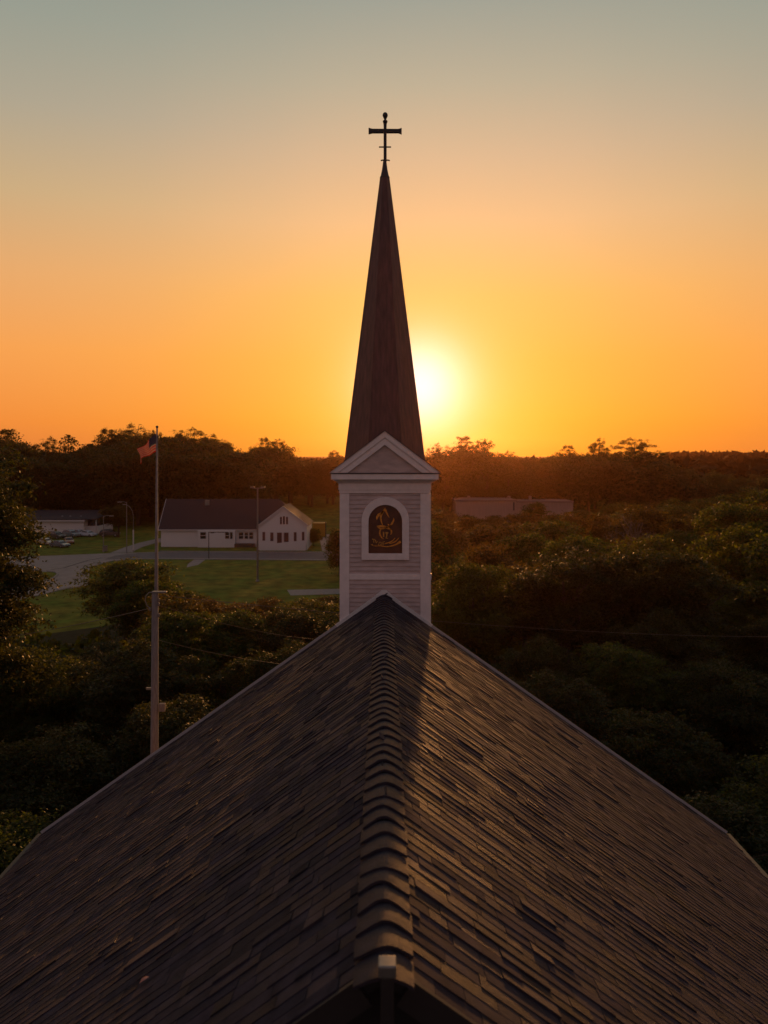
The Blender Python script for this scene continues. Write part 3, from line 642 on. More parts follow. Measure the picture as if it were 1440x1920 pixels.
# ------------------------------------------------------------------ cars
def carmat(n, c, rough=.3):
    m = mat(n, c, rough, spec=.6, noise=.04, nscale=2); m.node_tree.nodes['Principled BSDF'].inputs['Coat Weight'].default_value = .6; return m
def car(loc, rz, cm, label, kind='sedan'):
    c = empty('parked_car', loc, rz, label=label, cat='car', group='cars parked on the grass by the low white building')
    c.scale = (1.18,)*3
    # side profile in x (length) and z, nose at +x
    if kind == 'sedan':
        low = [(-2.3,.35),(-2.35,.62),(-2.25,.92),(-1.55,1.0),(1.0,.95),(1.9,.82),(2.3,.68),(2.35,.4),(2.25,.3),(-2.2,.3)]
        top = [(-1.6,.98),(-1.05,1.36),(-.5,1.44),(.3,1.42),(.7,1.28),(1.2,.94)]
    else:
        low = [(-2.25,.4),(-2.32,.7),(-2.28,1.1),(-1.6,1.15),(1.0,1.1),(1.9,1.02),(2.25,.85),(2.3,.45),(2.2,.35),(-2.2,.35)]
        top = [(-2.22,1.1),(-1.95,1.62),(-1.2,1.72),(.2,1.7),(.6,1.52),(1.15,1.1)]
    def side(poly, w0, w1, zt):     # body with tumblehome
        m_ = MB(); n = len(poly); zmn = min(p[1] for p in poly); vs = []
        for sg in (-1, 1):
            for x, z in poly:
                k = (z-zmn)/(zt-zmn); vs.append((x, sg*(w0*(1-k)+w1*k), z))
        fs = [tuple(range(n)), tuple(range(2*n-1, n-1, -1))]+[(i, i+n, (i+1) % n+n, (i+1) % n) for i in range(n)]
        return m_.add(vs, fs)
    zt = max(p[1] for p in low)
    b = side(low, .90, .86, zt).build('body', cm, c, bevel=.07)
    ct = max(p[1] for p in top)
    side(top, .84, .62, ct).build('cabin', cm, c, bevel=.05)
    gm = MB()
    tops = [(x, z) for x, z in top]; xm = sum(x for x, z in top)/len(top)
    for sg in (-1, 1):              # side glass, a shrunken cabin outline proud of the cabin side
        pl = [(xm+(x-xm)*.86, .06+zt-.02+(z-zt+.02)*.76) for x, z in tops]; vs = []
        zmn = min(p[1] for p in top)
        for o_ in (0, .012):
            for x, z in pl:
                k = (z-zmn)/(ct-zmn); vs.append((x, sg*(.84*(1-k)+.62*k+.008+o_), z))
        n = len(pl); gm.add(vs, [tuple(range(n, 2*n)), tuple(range(n))]+[(i, (i+1) % n, n+(i+1) % n, n+i) for i in range(n)])
    gm.build('side_window', M['glassd'], c)
    def quadglass(p, q, nm, a=.12):
        (xa, za_), (xb, zb_) = p, q; m_ = MB(); zmn = min(pp[1] for pp in top)
        wd = lambda z: (.84*(1-(z-zmn)/(ct-zmn))+.62*(z-zmn)/(ct-zmn))-.07
        P1 = (xa+(xb-xa)*a, za_+(zb_-za_)*a); P2 = (xa+(xb-xa)*(1-a*.6), za_+(zb_-za_)*(1-a*.6)); dx = .02*(1 if xa > 0 else -1)
        vs = [(P1[0]+dx, -wd(P1[1]), P1[1]+.012), (P1[0]+dx, wd(P1[1]), P1[1]+.012), (P2[0]+dx, wd(P2[1]), P2[1]+.012), (P2[0]+dx, -wd(P2[1]), P2[1]+.012)]
        vs += [(x-dx*.8, y, z-.01) for x, y, z in vs]
        m_.add(vs, [(0,1,2,3),(7,6,5,4),(0,4,5,1),(1,5,6,2),(2,6,7,3),(3,7,4,0)]); return m_.build(nm, M['glassd'], c)
    quadglass(top[-1], top[-2], 'windscreen'); quadglass(top[0], top[1], 'rear_window')
    r_ = .33 if kind == 'sedan' else .37
    for wx in (-1.4, 1.42):
        for sg in (-1, 1):
            t_ = MB(); k = 18; y0, y1 = sorted((sg*.93, sg*.70))
            pr = [(r_*.6, y0), (r_*.95, y0), (r_, y0+.03), (r_, y1-.03), (r_*.95, y1), (r_*.6, y1)]; b_ = 0
            for rr, yy in pr:
                for a in range(k): t_.v.append((wx+rr*math.cos(2*math.pi*a/k), yy, r_+rr*math.sin(2*math.pi*a/k)))
            for i in range(len(pr)-1):
                for a in range(k): d = (a+1) % k; t_.f.append((i*k+a, i*k+d, (i+1)*k+d, (i+1)*k+a))
            t_.m = [0]*len(t_.f); w_ = t_.build('wheel', M['rubber'], c)
            rm = MB(); 
            for yy in (sg*.90, sg*.86):
                for a in range(k): rm.v.append((wx+r_*.6*math.cos(2*math.pi*a/k), yy, r_+r_*.6*math.sin(2*math.pi*a/k)))
            rm.f = [tuple(range(k)), tuple(range(2*k-1, k-1, -1))]+[(a, (a+1) % k, k+(a+1) % k, k+a) for a in range(k)]; rm.m = [0]*len(rm.f); rm.build('rim', M['rim'], w_)
    zl = .68 if kind == 'sedan' else .84
    for sg in (-1, 1):
        y0, y1 = sorted((sg*.82, sg*.5)); MB().box(2.16, 2.33, y0, y1, zl-.1, zl+.06).build('headlight', M['lamp'], c, bevel=.03)
        y0, y1 = sorted((sg*.93, sg*1.02)); MB().box(.75, .95, y0, y1, zl+.32, zl+.46).build('mirror', cm, c, bevel=.02)
    return c
cs = [
 ((112,1026), -28, carmat('car_navy', (.07,.10,.13)), 'dark blue saloon car parked nearest the road beside the left tree', 'sedan'),
 ((84,1021), -30, carmat('car_silver_gold', (.45,.40,.33)), 'pale car half hidden behind the foliage of the left tree', 'sedan'),
 ((129,1019), -62, carmat('car_orange', (.22,.07,.02)), 'small rust coloured car just behind the dark blue saloon', 'sedan'),
 ((106,1010), -32, carmat('car_black', (.02,.022,.025)), 'tall black car with bright windscreen in the parked row', 'suv'),
 ((133,1007), -32, carmat('car_teal', (.14,.18,.20)), 'dark grey car with golden windscreen in the middle of the row', 'suv'),
 ((164,1006), -22, carmat('car_silver', (.55,.58,.62)), 'silver car parked in front of the low white building', 'sedan'),
 ((147,1004), -22, carmat('car_blue_grey', (.28,.32,.36)), 'blue grey car tucked behind the silver one', 'sedan'),
 ((206,1006), 8, carmat('car_charcoal', (.025,.02,.02)), 'charcoal estate car at the right end of the parked row', 'suv'),
]
for (px, py), dg, cm, lb, kd in cs:
    p = G(px, py); car((p.x, p.y, 0), R(dg), cm, lb, kd)

# ------------------------------------------------------------------ lamps, poles, flag
def lampost(px, yb, yt, arm, label, r0=.11, style='arm'):
    b = G(px, yb); D = b.y; top = P(px, yt, D).z; sc = D/FPX
    e = empty('street_lamp', b, label=label, cat='street lamp', group='lamp posts along the road')
    pm = MB().tube([(0,0,0),(0,0,top)], [r0, r0*.65], 10); pole = pm.build('pole', M['steel'], e)
    MB().lathe([(r0*1.9, 0), (r0*1.9, .12), (r0*1.3, .35), (r0*1.2, .4)], 0, 0, 12).build('base', M['steel'], e)
    if style == 'arm':
        MB().tube([(0,0,top-.15),(arm*.5,0,top+.12),(arm,0,top+.05)], .05, 8).build('arm', M['steel'], e)
        s_ = 1 if arm > 0 else -1
        MB().box(*sorted((arm-.1*s_, arm+.85*s_)), -.2, .2, top-.08, top+.1).build('lamp_head', M['steel'], e, bevel=.05)
    elif style == 'tee':
        MB().tube([(-.9,0,top-.05),(.9,0,top-.05)], .06, 8).build('arm', M['steel'], e)
        for s_ in (-1, 1): MB().box(*sorted((s_*.55, s_*1.35)), -.25, .25, top-.02, top+.22).build('lamp_head', M['steel'], e, bevel=.05)
    elif style == 'curve':
        MB().tube([(0,0,top-.3),(-.25,0,top+.9),(-.9,0,top+1.9),(-1.7,0,top+2.4)], .055, 8).build('arm', M['steel'], e)
        MB().box(-2.5, -1.65, -.15, .15, top+2.3, top+2.48).build('lamp_head', M['steel'], e, bevel=.05)
        MB().tube([(0,0,.4),(0,0,5.2)], .16, 10).build('sleeve', M['housetrim'], e)
    return e
lampost(237.5, 1037.5, 941.5, -1.3, 'street lamp with a bright left facing head beside the driveway')
lampost(194, 1035, 967.5, 1.5, 'street lamp with a thin arm pointing right and grey box at its foot')
lampost(250, 1034.5, 965, 0, 'curved lamp post with a pale lower sleeve by the driveway', .08, 'curve')
lampost(483, 1090, 915, 0, 'tall twin headed light pole rising in front of the white house', .19, 'tee')
p = G(197, 1033.5); e = empty('utility_box', (p.x, p.y, 0), label='small grey metal box at the foot of a street lamp', cat='box')
MB().box(-.5, .5, -.3, .3, 0, 1.25).build('cabinet', M['steel'], e, bevel=.03); MB().box(-.55, .55, -.35, .35, 1.26, 1.33).build('lid', M['darksteel'], e)
p = G(391.5, 1047.3); e = empty('sign_post', p, label='thin dark post with a long arm reaching right by the road', cat='post')
tz = P(391, 998.5, p.y).z; MB().tube([(0,0,0),(0,0,tz)], .1, 8).build('post', M['darksteel'], e); MB().box(-.1, 4.2, -.05, .05, tz-.02, tz+.14).build('arm', M['darksteel'], e)
MB().box(.4, 1.2, -.12, .12, tz-.16, tz-.022).build('signal_head', M['darksteel'], e, bevel=.02)
p = G(49.5, 1118); e = empty('bollard', p, label='short dark post at the edge of the lower left road', cat='post')
MB().tube([(0,0,0),(0,0,1.5)], .13, 10).build('post', M['darksteel'], e); MB().lathe([(.16, 1.5), (.16, 1.56), (.06, 1.66)], 0, 0, 10).build('cap', M['darksteel'], e)

# flagpole
FD = 60.0; fx = (294.5-CX)*FD/FPX
e = empty('flagpole', (fx, FD, 0), label='tall slim metal flagpole standing left of the steeple among the trees', cat='flagpole')
ftop = P(0, 803, FD).z
MB().tube([(-.1,0,0),(-.08,0,8),(0,0,ftop)], [.19,.165,.062], 12).build('pole', M['polegrey'], e, smooth=True)
MB().lathe([(.03, ftop), (.10, ftop+.05), (.115, ftop+.11), (.08, ftop+.18), (.01, ftop+.21)], 0, 0, 12).build('ball_finial', M['darksteel'], e, smooth=True)
MB().box(-.06, .16, -.05, .05, ftop-.75, ftop-.6).build('halyard_bracket', M['darksteel'], e)
MB().tube([(.10,-.05,ftop-.7),(.07,-.08,ftop-1.6),(.18,-.06,ftop-2.15)], .012, 5).build('halyard', M['fwhite'], e)
# flag: 13 stripes, blue canton with stars, drooping to the left
fl = MB(); nu, nv = 52, 13
def fpt(u, v):      # u along the fly, v down the hoist (0..1)
    h = 1.42
    x = fx-.08-1.34*u-.10*math.sin(u*9+v*2.2)*u-.05*v*(1-u)*4*u
    z = ftop-.42-h*v*(1-.30*u)-1.30*u**1.15+.10*math.sin(u*7.5+v*3)*u
    yv = FD+.22*math.sin(u*11+v*3.5)*u**.6+.12*math.sin(v*7+u*5)*u
    return Vector((x-fx, yv-FD, z))
fl.v = [tuple(fpt(i/nu, j/(nv*2))) for j in range(nv*2+1) for i in range(nu+1)]
for j in range(nv*2):
    for i in range(nu):
        a = j*(nu+1)+i; fl.f.append((a, a+1, a+nu+2, a+nu+1)); s_ = j//2
        fl.m.append(2 if (s_ < 7 and i < nu*.4) else (0 if s_ % 2 == 0 else 1))
fo = empty('flag', (fx, FD, 0), label='red white and blue striped flag drooping left from the tall flagpole', cat='flag')
fl.build('cloth', [M['red'], M['fwhite'], M['blue']], fo, smooth=True)
st = MB()
for r_ in range(9):
    for c_ in range(6 if r_ % 2 == 0 else 5):
        u = (.033+.066*c_+(0 if r_ % 2 == 0 else .033)); v = (r_+1)/10*7/13
        p0 = fpt(u, v); du = (fpt(u+.01, v)-p0).normalized(); dv = (fpt(u, v+.01)-p0).normalized(); n_ = du.cross(dv).normalized()
        for sg in (-1, 1):
            b_ = len(st.v); st.v.append(tuple(p0+n_*.004*sg))
            for q in range(10):
                rr = .034 if q % 2 == 0 else .014; an = q*math.pi/5; st.v.append(tuple(p0+n_*.004*sg+(du*math.sin(an)-dv*math.cos(an))*rr))
            for q in range(10): st.f.append((b_, b_+1+q, b_+1+(q+1) % 10)); st.m.append(0)
st.build('stars', M['fwhite'], fo)
# utility pole near the roof
UD = 30.0; ux = (290-CX)*UD/FPX; utop = P(0, 1112, UD).z
e = empty('utility_pole', (ux, UD, 0), label='thick weathered wooden utility pole left of the church roof', cat='utility pole')
MB().tube([(-.02,0,0),(-.02,0,utop*.5),(.02,0,utop)], [.19,.165,.125], 14).build('pole', M['wood'], e, smooth=True)
MB().box(-.10, .48, -.09, .09, utop+.0, utop+.075).build('lamp_head', M['steel'], e, bevel=.02)
MB().tube([(-.08,0,utop+.03),(-.22,0,utop+.02),(-.34,0,utop-.12),(-.37,0,utop-.3),(-.30,0,utop-.5),(-.14,0,utop-.62)], .022, 6).build('cable_loop', M['steel'], e)
for dz, s_ in ((.25, 1), (.42, 1), (.62, -1), (.85, 1)): MB().lathe([(.02, utop-dz-.08), (.05, utop-dz-.05), (.05, utop-dz+.03), (.02, utop-dz+.06)], s_*.17, -.04, 8).build('insulator', M['steel'], e)
b_ = P(304, 1325, UD); MB().box(b_.x-ux-.12, b_.x-ux+.12, -.1, .1, b_.z-.17, b_.z+.13).build('meter_box', M['wood'], e, bevel=.02)
b_ = P(281, 1291, UD); MB().box(b_.x-ux-.14, b_.x-ux+.1, -.05, .05, b_.z-.04, b_.z+.04).build('bracket', M['steel'], e)
def wire(a, b, sag, label, r_=.016):
    n = 24; pts = [a.lerp(b, i/n)-Vector((0, 0, sag*4*(i/n)*(1-i/n))) for i in range(n+1)]
    m_ = MB().tube(pts, r_, 5); return tag(m_.build('cable', M['wire']), label, 'cable', 'cables strung from the utility pole')
U = lambda py: P(296, py, UD)
wire(U(1116), P(1620, 1190, 62), .7, 'topmost cable running right from the utility pole behind the steeple', .011)
wire(U(1134), P(700, 1200, 46), .5, 'second cable below the pole lamp running right through the trees', .009)
wire(U(1200), P(690, 1250, 44), .4, 'lowest cable leaving the utility pole at mid height', .009)
wire(P(284, 1140, UD), P(-260, 1215, 52), .5, 'cable leaving the utility pole towards the left edge', .013)

# ------------------------------------------------------------------ trees
RNG = np.random.default_rng(5)
def leaf_mesh(name, centers, radii, n, size, m, flat=.75, per=40, spray=None):
    # leaves sit in small flat sprays, the sprays round the outside of each clump
    c = np.array(centers); r = np.array(radii); w_ = r**2; w_ /= w_.sum(); ns = max(8, n//per)
    idx = RNG.choice(len(c), ns, p=w_)
    d = RNG.normal(size=(ns, 3)); d[:, 2] = np.where(d[:, 2] < -.3, -d[:, 2]*.8, d[:, 2]); d /= np.linalg.norm(d, axis=1)[:, None]
    rad = r[idx]*(.45+.55*RNG.random(ns)**.6)*(1+.20*RNG.normal(size=ns))
    sc = c[idx]+d*rad[:, None]*np.array([1, 1, flat])
    sr = (spray or size*1.9)*(.5+.9*RNG.random(ns))
    out_ = np.cross(d, np.cross(np.array([0, 0, 1.0]), d))*.0+d   # sprays lean outward
    si = RNG.integers(0, ns, n)
    o = RNG.normal(size=(n, 3))*np.array([1, 1, .38])
    pos = sc[si]+o*sr[si][:, None]; pos[:, 2] -= (o[:, 0]**2+o[:, 1]**2)*sr[si]*.16
    pos += out_[si]*(sr[si]*.4)[:, None]
    nr = d[si]*.35+RNG.normal(size=(n, 3))*.55+np.array([0, 0, .6]); nr /= np.linalg.norm(nr, axis=1)[:, None]
    a = np.cross(nr, RNG.normal(size=(n, 3))); a /= np.linalg.norm(a, axis=1)[:, None]; b = np.cross(nr, a)
    s = size*(.55+.9*RNG.random(n))[:, None]
    v = np.stack([pos+a*s*.6, pos+b*s*.33, pos-a*s*.6, pos-b*s*.33], 1).reshape(-1, 3)
    return quads(name, v, m)
def quads(name, v, m):
    n = len(v)//4; me = bpy.data.meshes.new(name); me.vertices.add(4*n); me.loops.add(4*n); me.polygons.add(n)
    me.vertices.foreach_set('co', v.astype(np.float32).ravel()); me.loops.foreach_set('vertex_index', np.arange(4*n, dtype=np.int32))
    me.polygons.foreach_set('loop_start', np.arange(0, 4*n, 4, dtype=np.int32)); me.materials.append(m); me.update(calc_edges=True); me.validate(); return me
def tree_proto(H, cr, nb, nl, size, m, seed, base=.28, br=(.9, 1.6), airy=0, flat=.75, droop=0, per=40):
    """tree of unit placement: height H, crown radius cr, nb leaf clumps"""
    r = random.Random(seed); cz = H*(base+(1-base)*.5); ch_ = H*(1-base)/2
    cen, rad = [], []
    for i in range(nb):
        for _ in range(30):
            u = Vector((r.gauss(0, 1), r.gauss(0, 1), r.gauss(0, 1))).normalized()*(r.random()**(.28 if airy else .38))
            if u.z > -.75: break
        R1 = r.uniform(*br)
        lob = 1+.26*math.sin(3*math.atan2(u.y, u.x)+seed)+.12*math.sin(5*math.atan2(u.y, u.x)+seed*2)
        q = Vector((u.x*(cr-R1*.6)*lob, u.y*(cr-R1*.6)*lob, cz+u.z*(ch_-R1*.6)-droop*(u.x**2+u.y**2)))
        cen.append(tuple(q)); rad.append(R1)
    cm = leaf_mesh('crown', cen, rad, nl, size, m, flat, per)
    tk = MB(); tr = .028*H*.8; lean = r.uniform(-.3, .3)
    tk.tube([(0,0,-.3),(lean*.3,0,H*.25),(lean,.1,H*.5),(lean*1.2,.2,H*.75)], [tr*1.25, tr, tr*.7, tr*.3], 8)
    for q in cen[:(18 if airy else 12)]:
        z0 = H*r.uniform(.3, .62); b0 = Vector((lean*z0/H*1.6, .05, z0)); b1 = Vector(q)
        mid_ = b0.lerp(b1, .5)+Vector((0, 0, .06*H*r.uniform(-.2, .6))); tk.tube([b0, mid_, b1], [tr*.4, tr*.25, tr*.08], 5)
    return cm, tk.mesh('trunk', M['bark'], smooth=True), H, cr
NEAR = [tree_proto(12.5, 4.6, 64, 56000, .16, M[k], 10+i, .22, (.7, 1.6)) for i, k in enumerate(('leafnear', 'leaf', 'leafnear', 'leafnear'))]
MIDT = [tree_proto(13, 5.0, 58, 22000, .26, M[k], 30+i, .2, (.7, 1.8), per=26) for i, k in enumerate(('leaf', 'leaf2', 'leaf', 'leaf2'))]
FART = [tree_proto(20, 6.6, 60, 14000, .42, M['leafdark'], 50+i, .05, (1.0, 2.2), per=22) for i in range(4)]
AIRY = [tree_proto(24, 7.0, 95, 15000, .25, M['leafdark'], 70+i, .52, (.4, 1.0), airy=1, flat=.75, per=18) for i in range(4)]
def conifer(H, r0, n, size, m, seed):
    r = random.Random(seed); cen, rad = [], []
    for i in range(46):
        t = i/46; z_ = H*(.2+.8*t); rr = r0*(1-t)**.8; an = r.uniform(0, 6.28); cen.append((math.cos(an)*rr*.75, math.sin(an)*rr*.75, z_)); rad.append(.35+.95*(1-t))
    cm = leaf_mesh('crown', cen, rad, n, size, m, .45)
    tk = MB().tube([(0,0,-.3),(0,0,H*.98)], [.3,.05], 8); return cm, tk.mesh('trunk', M['bark']), H, r0
SHRUB = [tree_proto(5, 2.6, 40, 14000, .17, M['leaf'], 90+i, .02, (.5, .9), per=24) for i in range(2)]
CON = conifer(20, 3.2, 4500, .6, M['leafdark'], 3)
TREES = []
def plant(proto, x, y, h, rot, label, group=None, wscale=1.0, cat='tree', name='tree'):
    cm, tm, H, cr = proto; s = h/H
    z = gz(x, y)-.05
    e = empty(name, (x, y, z), rot, label=label, cat=cat, group=group); e.scale = (s*wscale, s*wscale, s)
    for nm, me in (('crown', cm), ('trunk', tm)):
        o = bpy.data.objects.new(nm, me); COL.objects.link(o); o.parent = e
    TREES.append((x, y, cr*s*wscale)); return e
def interp(tab, x):
    if x <= tab[0][0]: return tab[0][1]
    for (a, ya), (b, yb) in zip(tab[:-1], tab[1:]):
        if x <= b: return ya+(yb-ya)*(x-a)/(b-a)
    return tab[-1][1]
tr = random.Random(21)
LEFT_TOP = [(-200,1190),(0,1195),(60,1200),(160,1195),(172,1075),(200,1058),(235,1052),(275,1048),(300,1056),(340,1072),(380,1092),(440,1104),(500,1112),(560,1112),(590,1095),(606,1050),(640,1045),(720,1045)]
RIGHT_TOP = [(720,905),(800,905),(822,930),(850,948),(880,957),(930,955),(965,950),(1000,955),(1060,954),(1090,948),(1130,938),(1200,935),(1300,922),(1440,905),(1700,890)]
def span_top(tab, px, w_):
    return max(interp(tab, px+d) for d in (-w_, -w_*.5, 0, w_*.5, w_))
def try_tree(x, y, side, spacing):
    px = CX+x*FPX/y
    if abs(x) < 15.2 and y < 31: return
    if abs(x) < 5 and y < 40: return
    if any((x-a)**2+(y-b)**2 < spacing**2 for a, b, _ in TREES): return
    if side == 'L':
        if math.hypot(x-ux, y-UD) < 3 : return
        lim = 88 if px < 168 else (112 if px < 620 else 128)
        if y > lim: return
        tab = LEFT_TOP
    else: tab = RIGHT_TOP
    proto = tr.choice(NEAR if y < 75 else MIDT); cr = proto[3]; wpx = cr*FPX/y*.8
    hmax = CAMZ-(span_top(tab, px, wpx)-HY)/FPX*y
    h = min(tr.uniform(9.5, 15.5), hmax*tr.uniform(.86, 1.0))
    if side == 'R' and y > 120: h = min(hmax*tr.uniform(.82, 1.0), 17)
    if y < 62: h = min(h, 6.5+(y-20)*.10)
    if h < 4.5: return
    ws = min(1.4, max(1.0, 11/h)*tr.uniform(.85, 1.2))
    if side == 'L':
        if px > 330 and y > 60: lb, gr = 'golden edged leafy tree in the grove between the lawn and the church roof', 'grove below the lawn'
        else: lb, gr = 'shadowy dark leafy tree in the grove around the utility pole', 'grove around the utility pole'
    else:
        if y < 55: lb, gr = 'dark leafy tree close to the right edge of the church roof', 'wood beside the right roof edge'
        elif y < 130: lb, gr = 'rounded green tree with orange rimmed leaves in the middle of the right hand wood', 'middle of the right hand wood'
        else: lb, gr = 'dim tree at the back of the right hand wood near the long grey building', 'back of the right hand wood'
    plant(proto, x, y, h, tr.uniform(0, 6.28), lb, gr, ws)
# trees with a place of their own first
BIG = tree_proto(26, 4.9, 170, 120000, .19, M['leafnear'], 99, .26, (.9, 1.6))
plant(BIG, -24.7, 45, 24.4, .6, 'big tree with orange lit leaves filling the left edge of the picture')
plant(MIDT[1], *(lambda p: (p.x, p.y))(P(222, 0, 214)), 9.5, 1.0, 'round orange rimmed tree behind the street lamps beside the low building', wscale=1.15)
plant(MIDT[0], *(lambda p: (p.x, p.y))(P(238, 0, 92)), 10.6, 2.0, 'round topped dark tree at the right side of the small left lawn', wscale=1.35)
plant(SHRUB[0], *(lambda p: (p.x, p.y))(P(637, 0, 146)), 9.2, 2.5, 'upright bushy tree hard against the left side of the steeple', wscale=.62)
plant(SHRUB[1], *(lambda p: (p.x, p.y))(P(588, 0, 193)), 4.6, 2.5, 'dark bush at the right corner of the white house', wscale=.8, cat='bush', name='bush')
plant(MIDT[0], *(lambda p: (p.x, p.y))(P(1003, 0, 222)), 9.6, 2.5, 'dark round tree standing in front of the long grey building', wscale=1.1)
def bare_tree(H, seed):
    q = random.Random(seed); m_ = MB()
    def grow(p, d, ln, rad, lv):
        e_ = p+d*ln; m_.tube([p, p.lerp(e_, .5)+Vector((q.uniform(-.06, .06), q.uniform(-.06, .06), 0))*ln, e_], [rad, rad*.8, rad*.6], 5 if lv < 3 else 3)
        if lv >= 5: return
        for _ in range(3 if lv < 4 else 2):
            grow(e_, (d+Vector((q.gauss(0, .5), q.gauss(0, .5), q.uniform(-.05, .35)))).normalized(), ln*q.uniform(.6, .82), rad*.6, lv+1)
    grow(Vector((0, 0, 0)), Vector((0, 0, 1)), H*.3, H*.018, 0); return m_
p = P(1195, 0, 112); e = empty('bare_tree', (p.x, p.y, -.1), .4, label='leafless twiggy tree standing among the green crowns of the right wood', cat='tree')
bare_tree(14.2, 4).build('branches', mat('pale_bark', (.16,.12,.09), .8, noise=.3, nscale=2), e); TREES.append((p.x, p.y, 3))
for y in [20, 26, 32, 38, 45, 52, 60, 68, 77, 86, 96, 107, 118]:
    x = -7
    while x > -.56*y-6:
        try_tree(x+tr.uniform(-1.8, 1.8), y+tr.uniform(-2.5, 2.5), 'L', 5.2 if y < 60 else 6.2); x -= 4.2
for y in [20, 26, 32, 38, 45, 52, 60, 69, 79, 90, 102, 115, 129, 144, 160, 178, 196, 214]:
    x = 6
    while x < .56*y+6:
        try_tree(x+tr.uniform(-2, 2), y+tr.uniform(-3, 3), 'R', 5.6 if y < 60 else (7.2 if y < 120 else 9)); x += 5
print('grove trees', len(TREES))
# skyline trees
SKY_TOP = [(-60,815),(0,806),(30,812),(58,830),(92,826),(112,838),(150,832),(200,806),(245,800),(285,806),(325,808),(380,808),(425,818),(450,840),(485,826),(525,826),(548,850),(600,852),(640,848),(700,850),(800,842),(825,836),(860,828),(900,830),(930,846),(1010,852),(1050,843),(1090,840),(1150,838),(1210,836),(1246,852),(1262,862),(1440,868),(1540,868)]
n0 = len(TREES)
for row, (y, fac) in enumerate(((250, .86), (268, .93), (290, .98), (318, 1.0))):
    px = -30+row*13
    while px < 1480:
        yy = y+tr.uniform(-5, 5)+(12 if px > 850 else 0)
        if 500 < px < 650 and row < 2: yy += 44
        x = (px-CX)*yy/FPX
        step = tr.uniform(30, 44)
        top = interp(SKY_TOP, px)
        if px > 1250: top += 6+tr.uniform(0, 22)
        hm = (CAMZ-(top-HY)/FPX*yy-gz(x, yy))*fac*tr.uniform(.95, 1.0)-(0.8 if row == 3 else 0)
        if not (640 < px < 795 and row > 0):
            side = 'left' if px < 720 else 'right'
            lb = {('left'): 'dark tree in the wooded band on the skyline behind the white house', ('right'): 'dark tree in the wooded band on the skyline beyond the long grey building'}[side]
            plant(tr.choice(FART), x, yy, max(hm, 9), tr.uniform(0, 6.28), lb, 'skyline wood behind the house' if side == 'left' else 'skyline wood beyond the grey building', tr.uniform(.95, 1.15))
        px += step
def sky_tree(proto, px, top, D, label, ws=1.0):
    x = (px-CX)*D/FPX; h = CAMZ-(top-HY)/FPX*D-gz(x, D); return plant(proto, x, D, h, px*.1, label, None, ws)
for a in ((0, 245, 793, 300, 'airy crowned tree rising highest on the left skyline, left of the flag'), (1, 210, 800, 296, 'open crowned skyline tree left of the highest airy one', .8), (2, 282, 803, 292, 'narrow open tree on the skyline right behind the flag', .7),
          (3, 350, 799, 300, 'broad open crowned tree on the skyline right of the flagpole'), (0, 400, 812, 304, 'lower wide tree on the skyline right of the broad one by the flagpole', .9), (1, 490, 817, 300, 'small airy tree alone on the skyline above the white house', .6), (2, 520, 820, 300, 'second airy tree above the ridge of the white house', .6),
          (3, 92, 816, 290, 'flat topped tree on the far left skyline', .7), (1, 12, 800, 280, 'spiky topped tree at the left end of the skyline', .7), (2, 628, 842, 310, 'small sunlit tree on the skyline just left of the steeple', .6),
          (0, 818, 829, 300, 'small round tree on the skyline just right of the spire foot', .55), (1, 862, 815, 306, 'glowing open crowned tree on the skyline right of the spire', .85), (2, 905, 820, 310, 'glowing thin tree beside the open one right of the spire', .7), (3, 955, 843, 330, 'low ragged tree top right of the glowing pair', .6),
          (1, 1062, 832, 310, 'leaning low tree on the right skyline', .7), (0, 1122, 820, 306, 'open crowned tree on the right skyline, left of the widest one', .7), (3, 1192, 818, 304, 'widest airy tree on the right skyline before the far hills', 1.1), (2, 1236, 842, 300, 'short ragged tree at the right end of the airy ones', .6)):
    sky_tree(AIRY[a[0]], a[1], a[2], a[3], a[4], a[5] if len(a) > 5 else 1.0)
sky_tree(CON, 128, 812, 292, 'small dark conifer on the left skyline')
sky_tree(CON, 22, 801, 286, 'dark conifer at the far left of the skyline', .9)
print('trees', len(TREES))
# far woods as one mass
n = 70000
yy = RNG.uniform(380, 1500, n)**1.0; xx = (RNG.uniform(-1.1, 1.15, n))*yy
hz = np.array([gz(a, b) for a, b in zip(xx, yy)])
bump_ = 2.5*np.sin(xx*.09+np.sin(yy*.05)*2)+2*np.sin(xx*.031+yy*.043)
far = np.stack([xx, yy, hz+RNG.uniform(0, 1, n)**.5*(11+bump_)], 1)
top_lim = CAMZ-(866-HY)/FPX*yy*np.where(xx/yy*FPX+CX < 1240, 1.0, -.4)
far[:, 2] = np.minimum(far[:, 2], np.maximum(top_lim, hz+1)+RNG.normal(size=n)*.5)
nr = RNG.normal(size=(n, 3)); nr /= np.linalg.norm(nr, axis=1)[:, None]; a = np.cross(nr, RNG.normal(size=(n, 3))); a /= np.linalg.norm(a, axis=1)[:, None]; b = np.cross(nr, a)
s = (1.6+yy/300)[:, None]*(.6+.8*RNG.random(n))[:, None]
v = np.stack([far+a*s, far+b*s*.7, far-a*s, far-b*s*.7], 1).reshape(-1, 3)
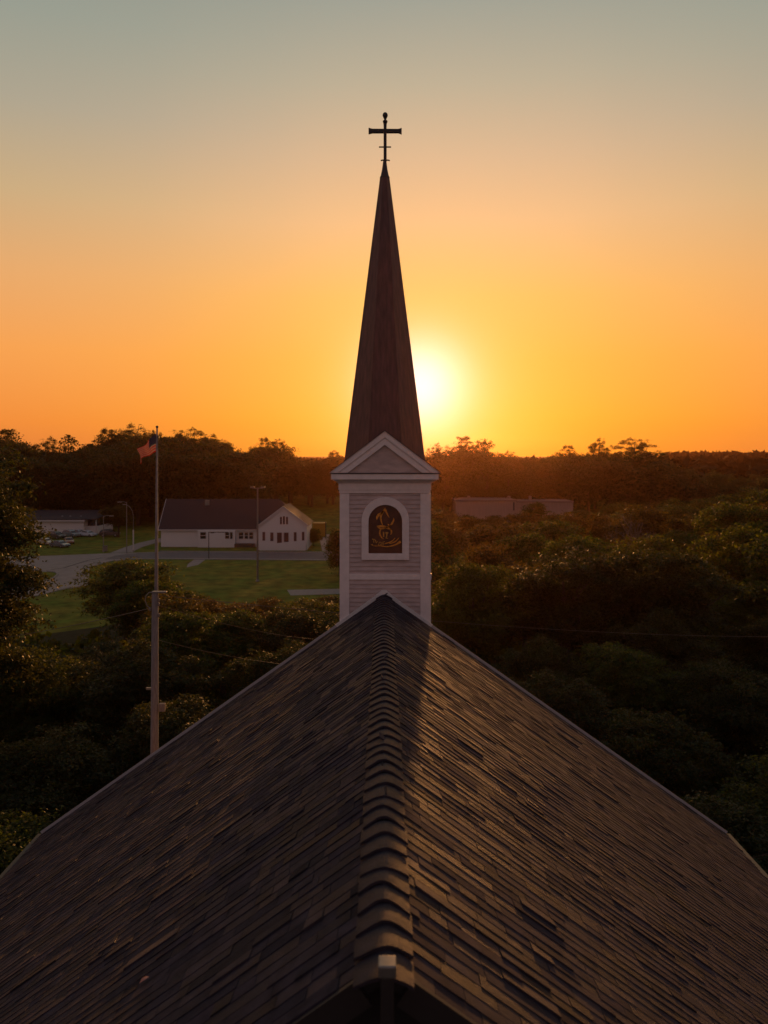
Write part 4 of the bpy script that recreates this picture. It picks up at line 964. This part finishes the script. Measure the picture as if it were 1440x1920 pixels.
o = bpy.data.objects.new('distant_woods', quads('distant_woods', v, M['farleaf'])); COL.objects.link(o)
tag(o, 'dark band of far woods along the horizon', 'woods', kind='stuff')
# low bushes filling the wood floor as one mass
n = 60000
yy = RNG.uniform(14, 235, n); xx = RNG.uniform(0, 1, n)*(.56*yy+10)
keep = ~((np.abs(xx) < 12.5) & (yy < 29)); n2 = 40000; y2 = RNG.uniform(14, 88, n2); x2 = -RNG.uniform(0, 1, n2)*(.56*y2+10); k2 = ~((np.abs(x2) < 12.5) & (y2 < 29))
xx = np.concatenate([xx[keep], x2[k2]]); yy = np.concatenate([yy[keep], y2[k2]]); n = len(xx)
lump = 1.2+1.1*np.sin(xx*.9+np.sin(yy*.7))*np.cos(yy*.8)
pos = np.stack([xx, yy, RNG.random(n)**.6*np.maximum(lump, .4)*1.5], 1)
nr = RNG.normal(size=(n, 3)); nr /= np.linalg.norm(nr, axis=1)[:, None]; a = np.cross(nr, RNG.normal(size=(n, 3))); a /= np.linalg.norm(a, axis=1)[:, None]; b = np.cross(nr, a)
s = (.14+yy*.004)[:, None]*(.6+.8*RNG.random(n))[:, None]
v = np.stack([pos+a*s, pos+b*s*.6, pos-a*s, pos-b*s*.6], 1).reshape(-1, 3)
o = bpy.data.objects.new('undergrowth', quads('undergrowth', v, M['leaf'])); COL.objects.link(o)
tag(o, 'dark low undergrowth between the tree trunks', 'undergrowth', kind='stuff')

# ------------------------------------------------------------------ haze added to imitate the veil of glare around the sun
hzm = bpy.data.materials.new('glare_haze'); hzm.use_nodes = True; t = hzm.node_tree; t.nodes.remove(t.nodes['Principled BSDF'])
pv = nd(t, 'ShaderNodeVolumePrincipled'); pv.inputs['Color'].default_value = (.85,.40,.2,1); pv.inputs['Density'].default_value = .000075; pv.inputs['Anisotropy'].default_value = .86
t.links.new(pv.outputs[0], t.nodes['Material Output'].inputs['Volume'])
o = MB().box(-1300, 1300, -150, 1700, -1, 60).build('haze', hzm); tag(o, 'warm haze added to imitate sun glare over the woods', 'haze', kind='stuff')
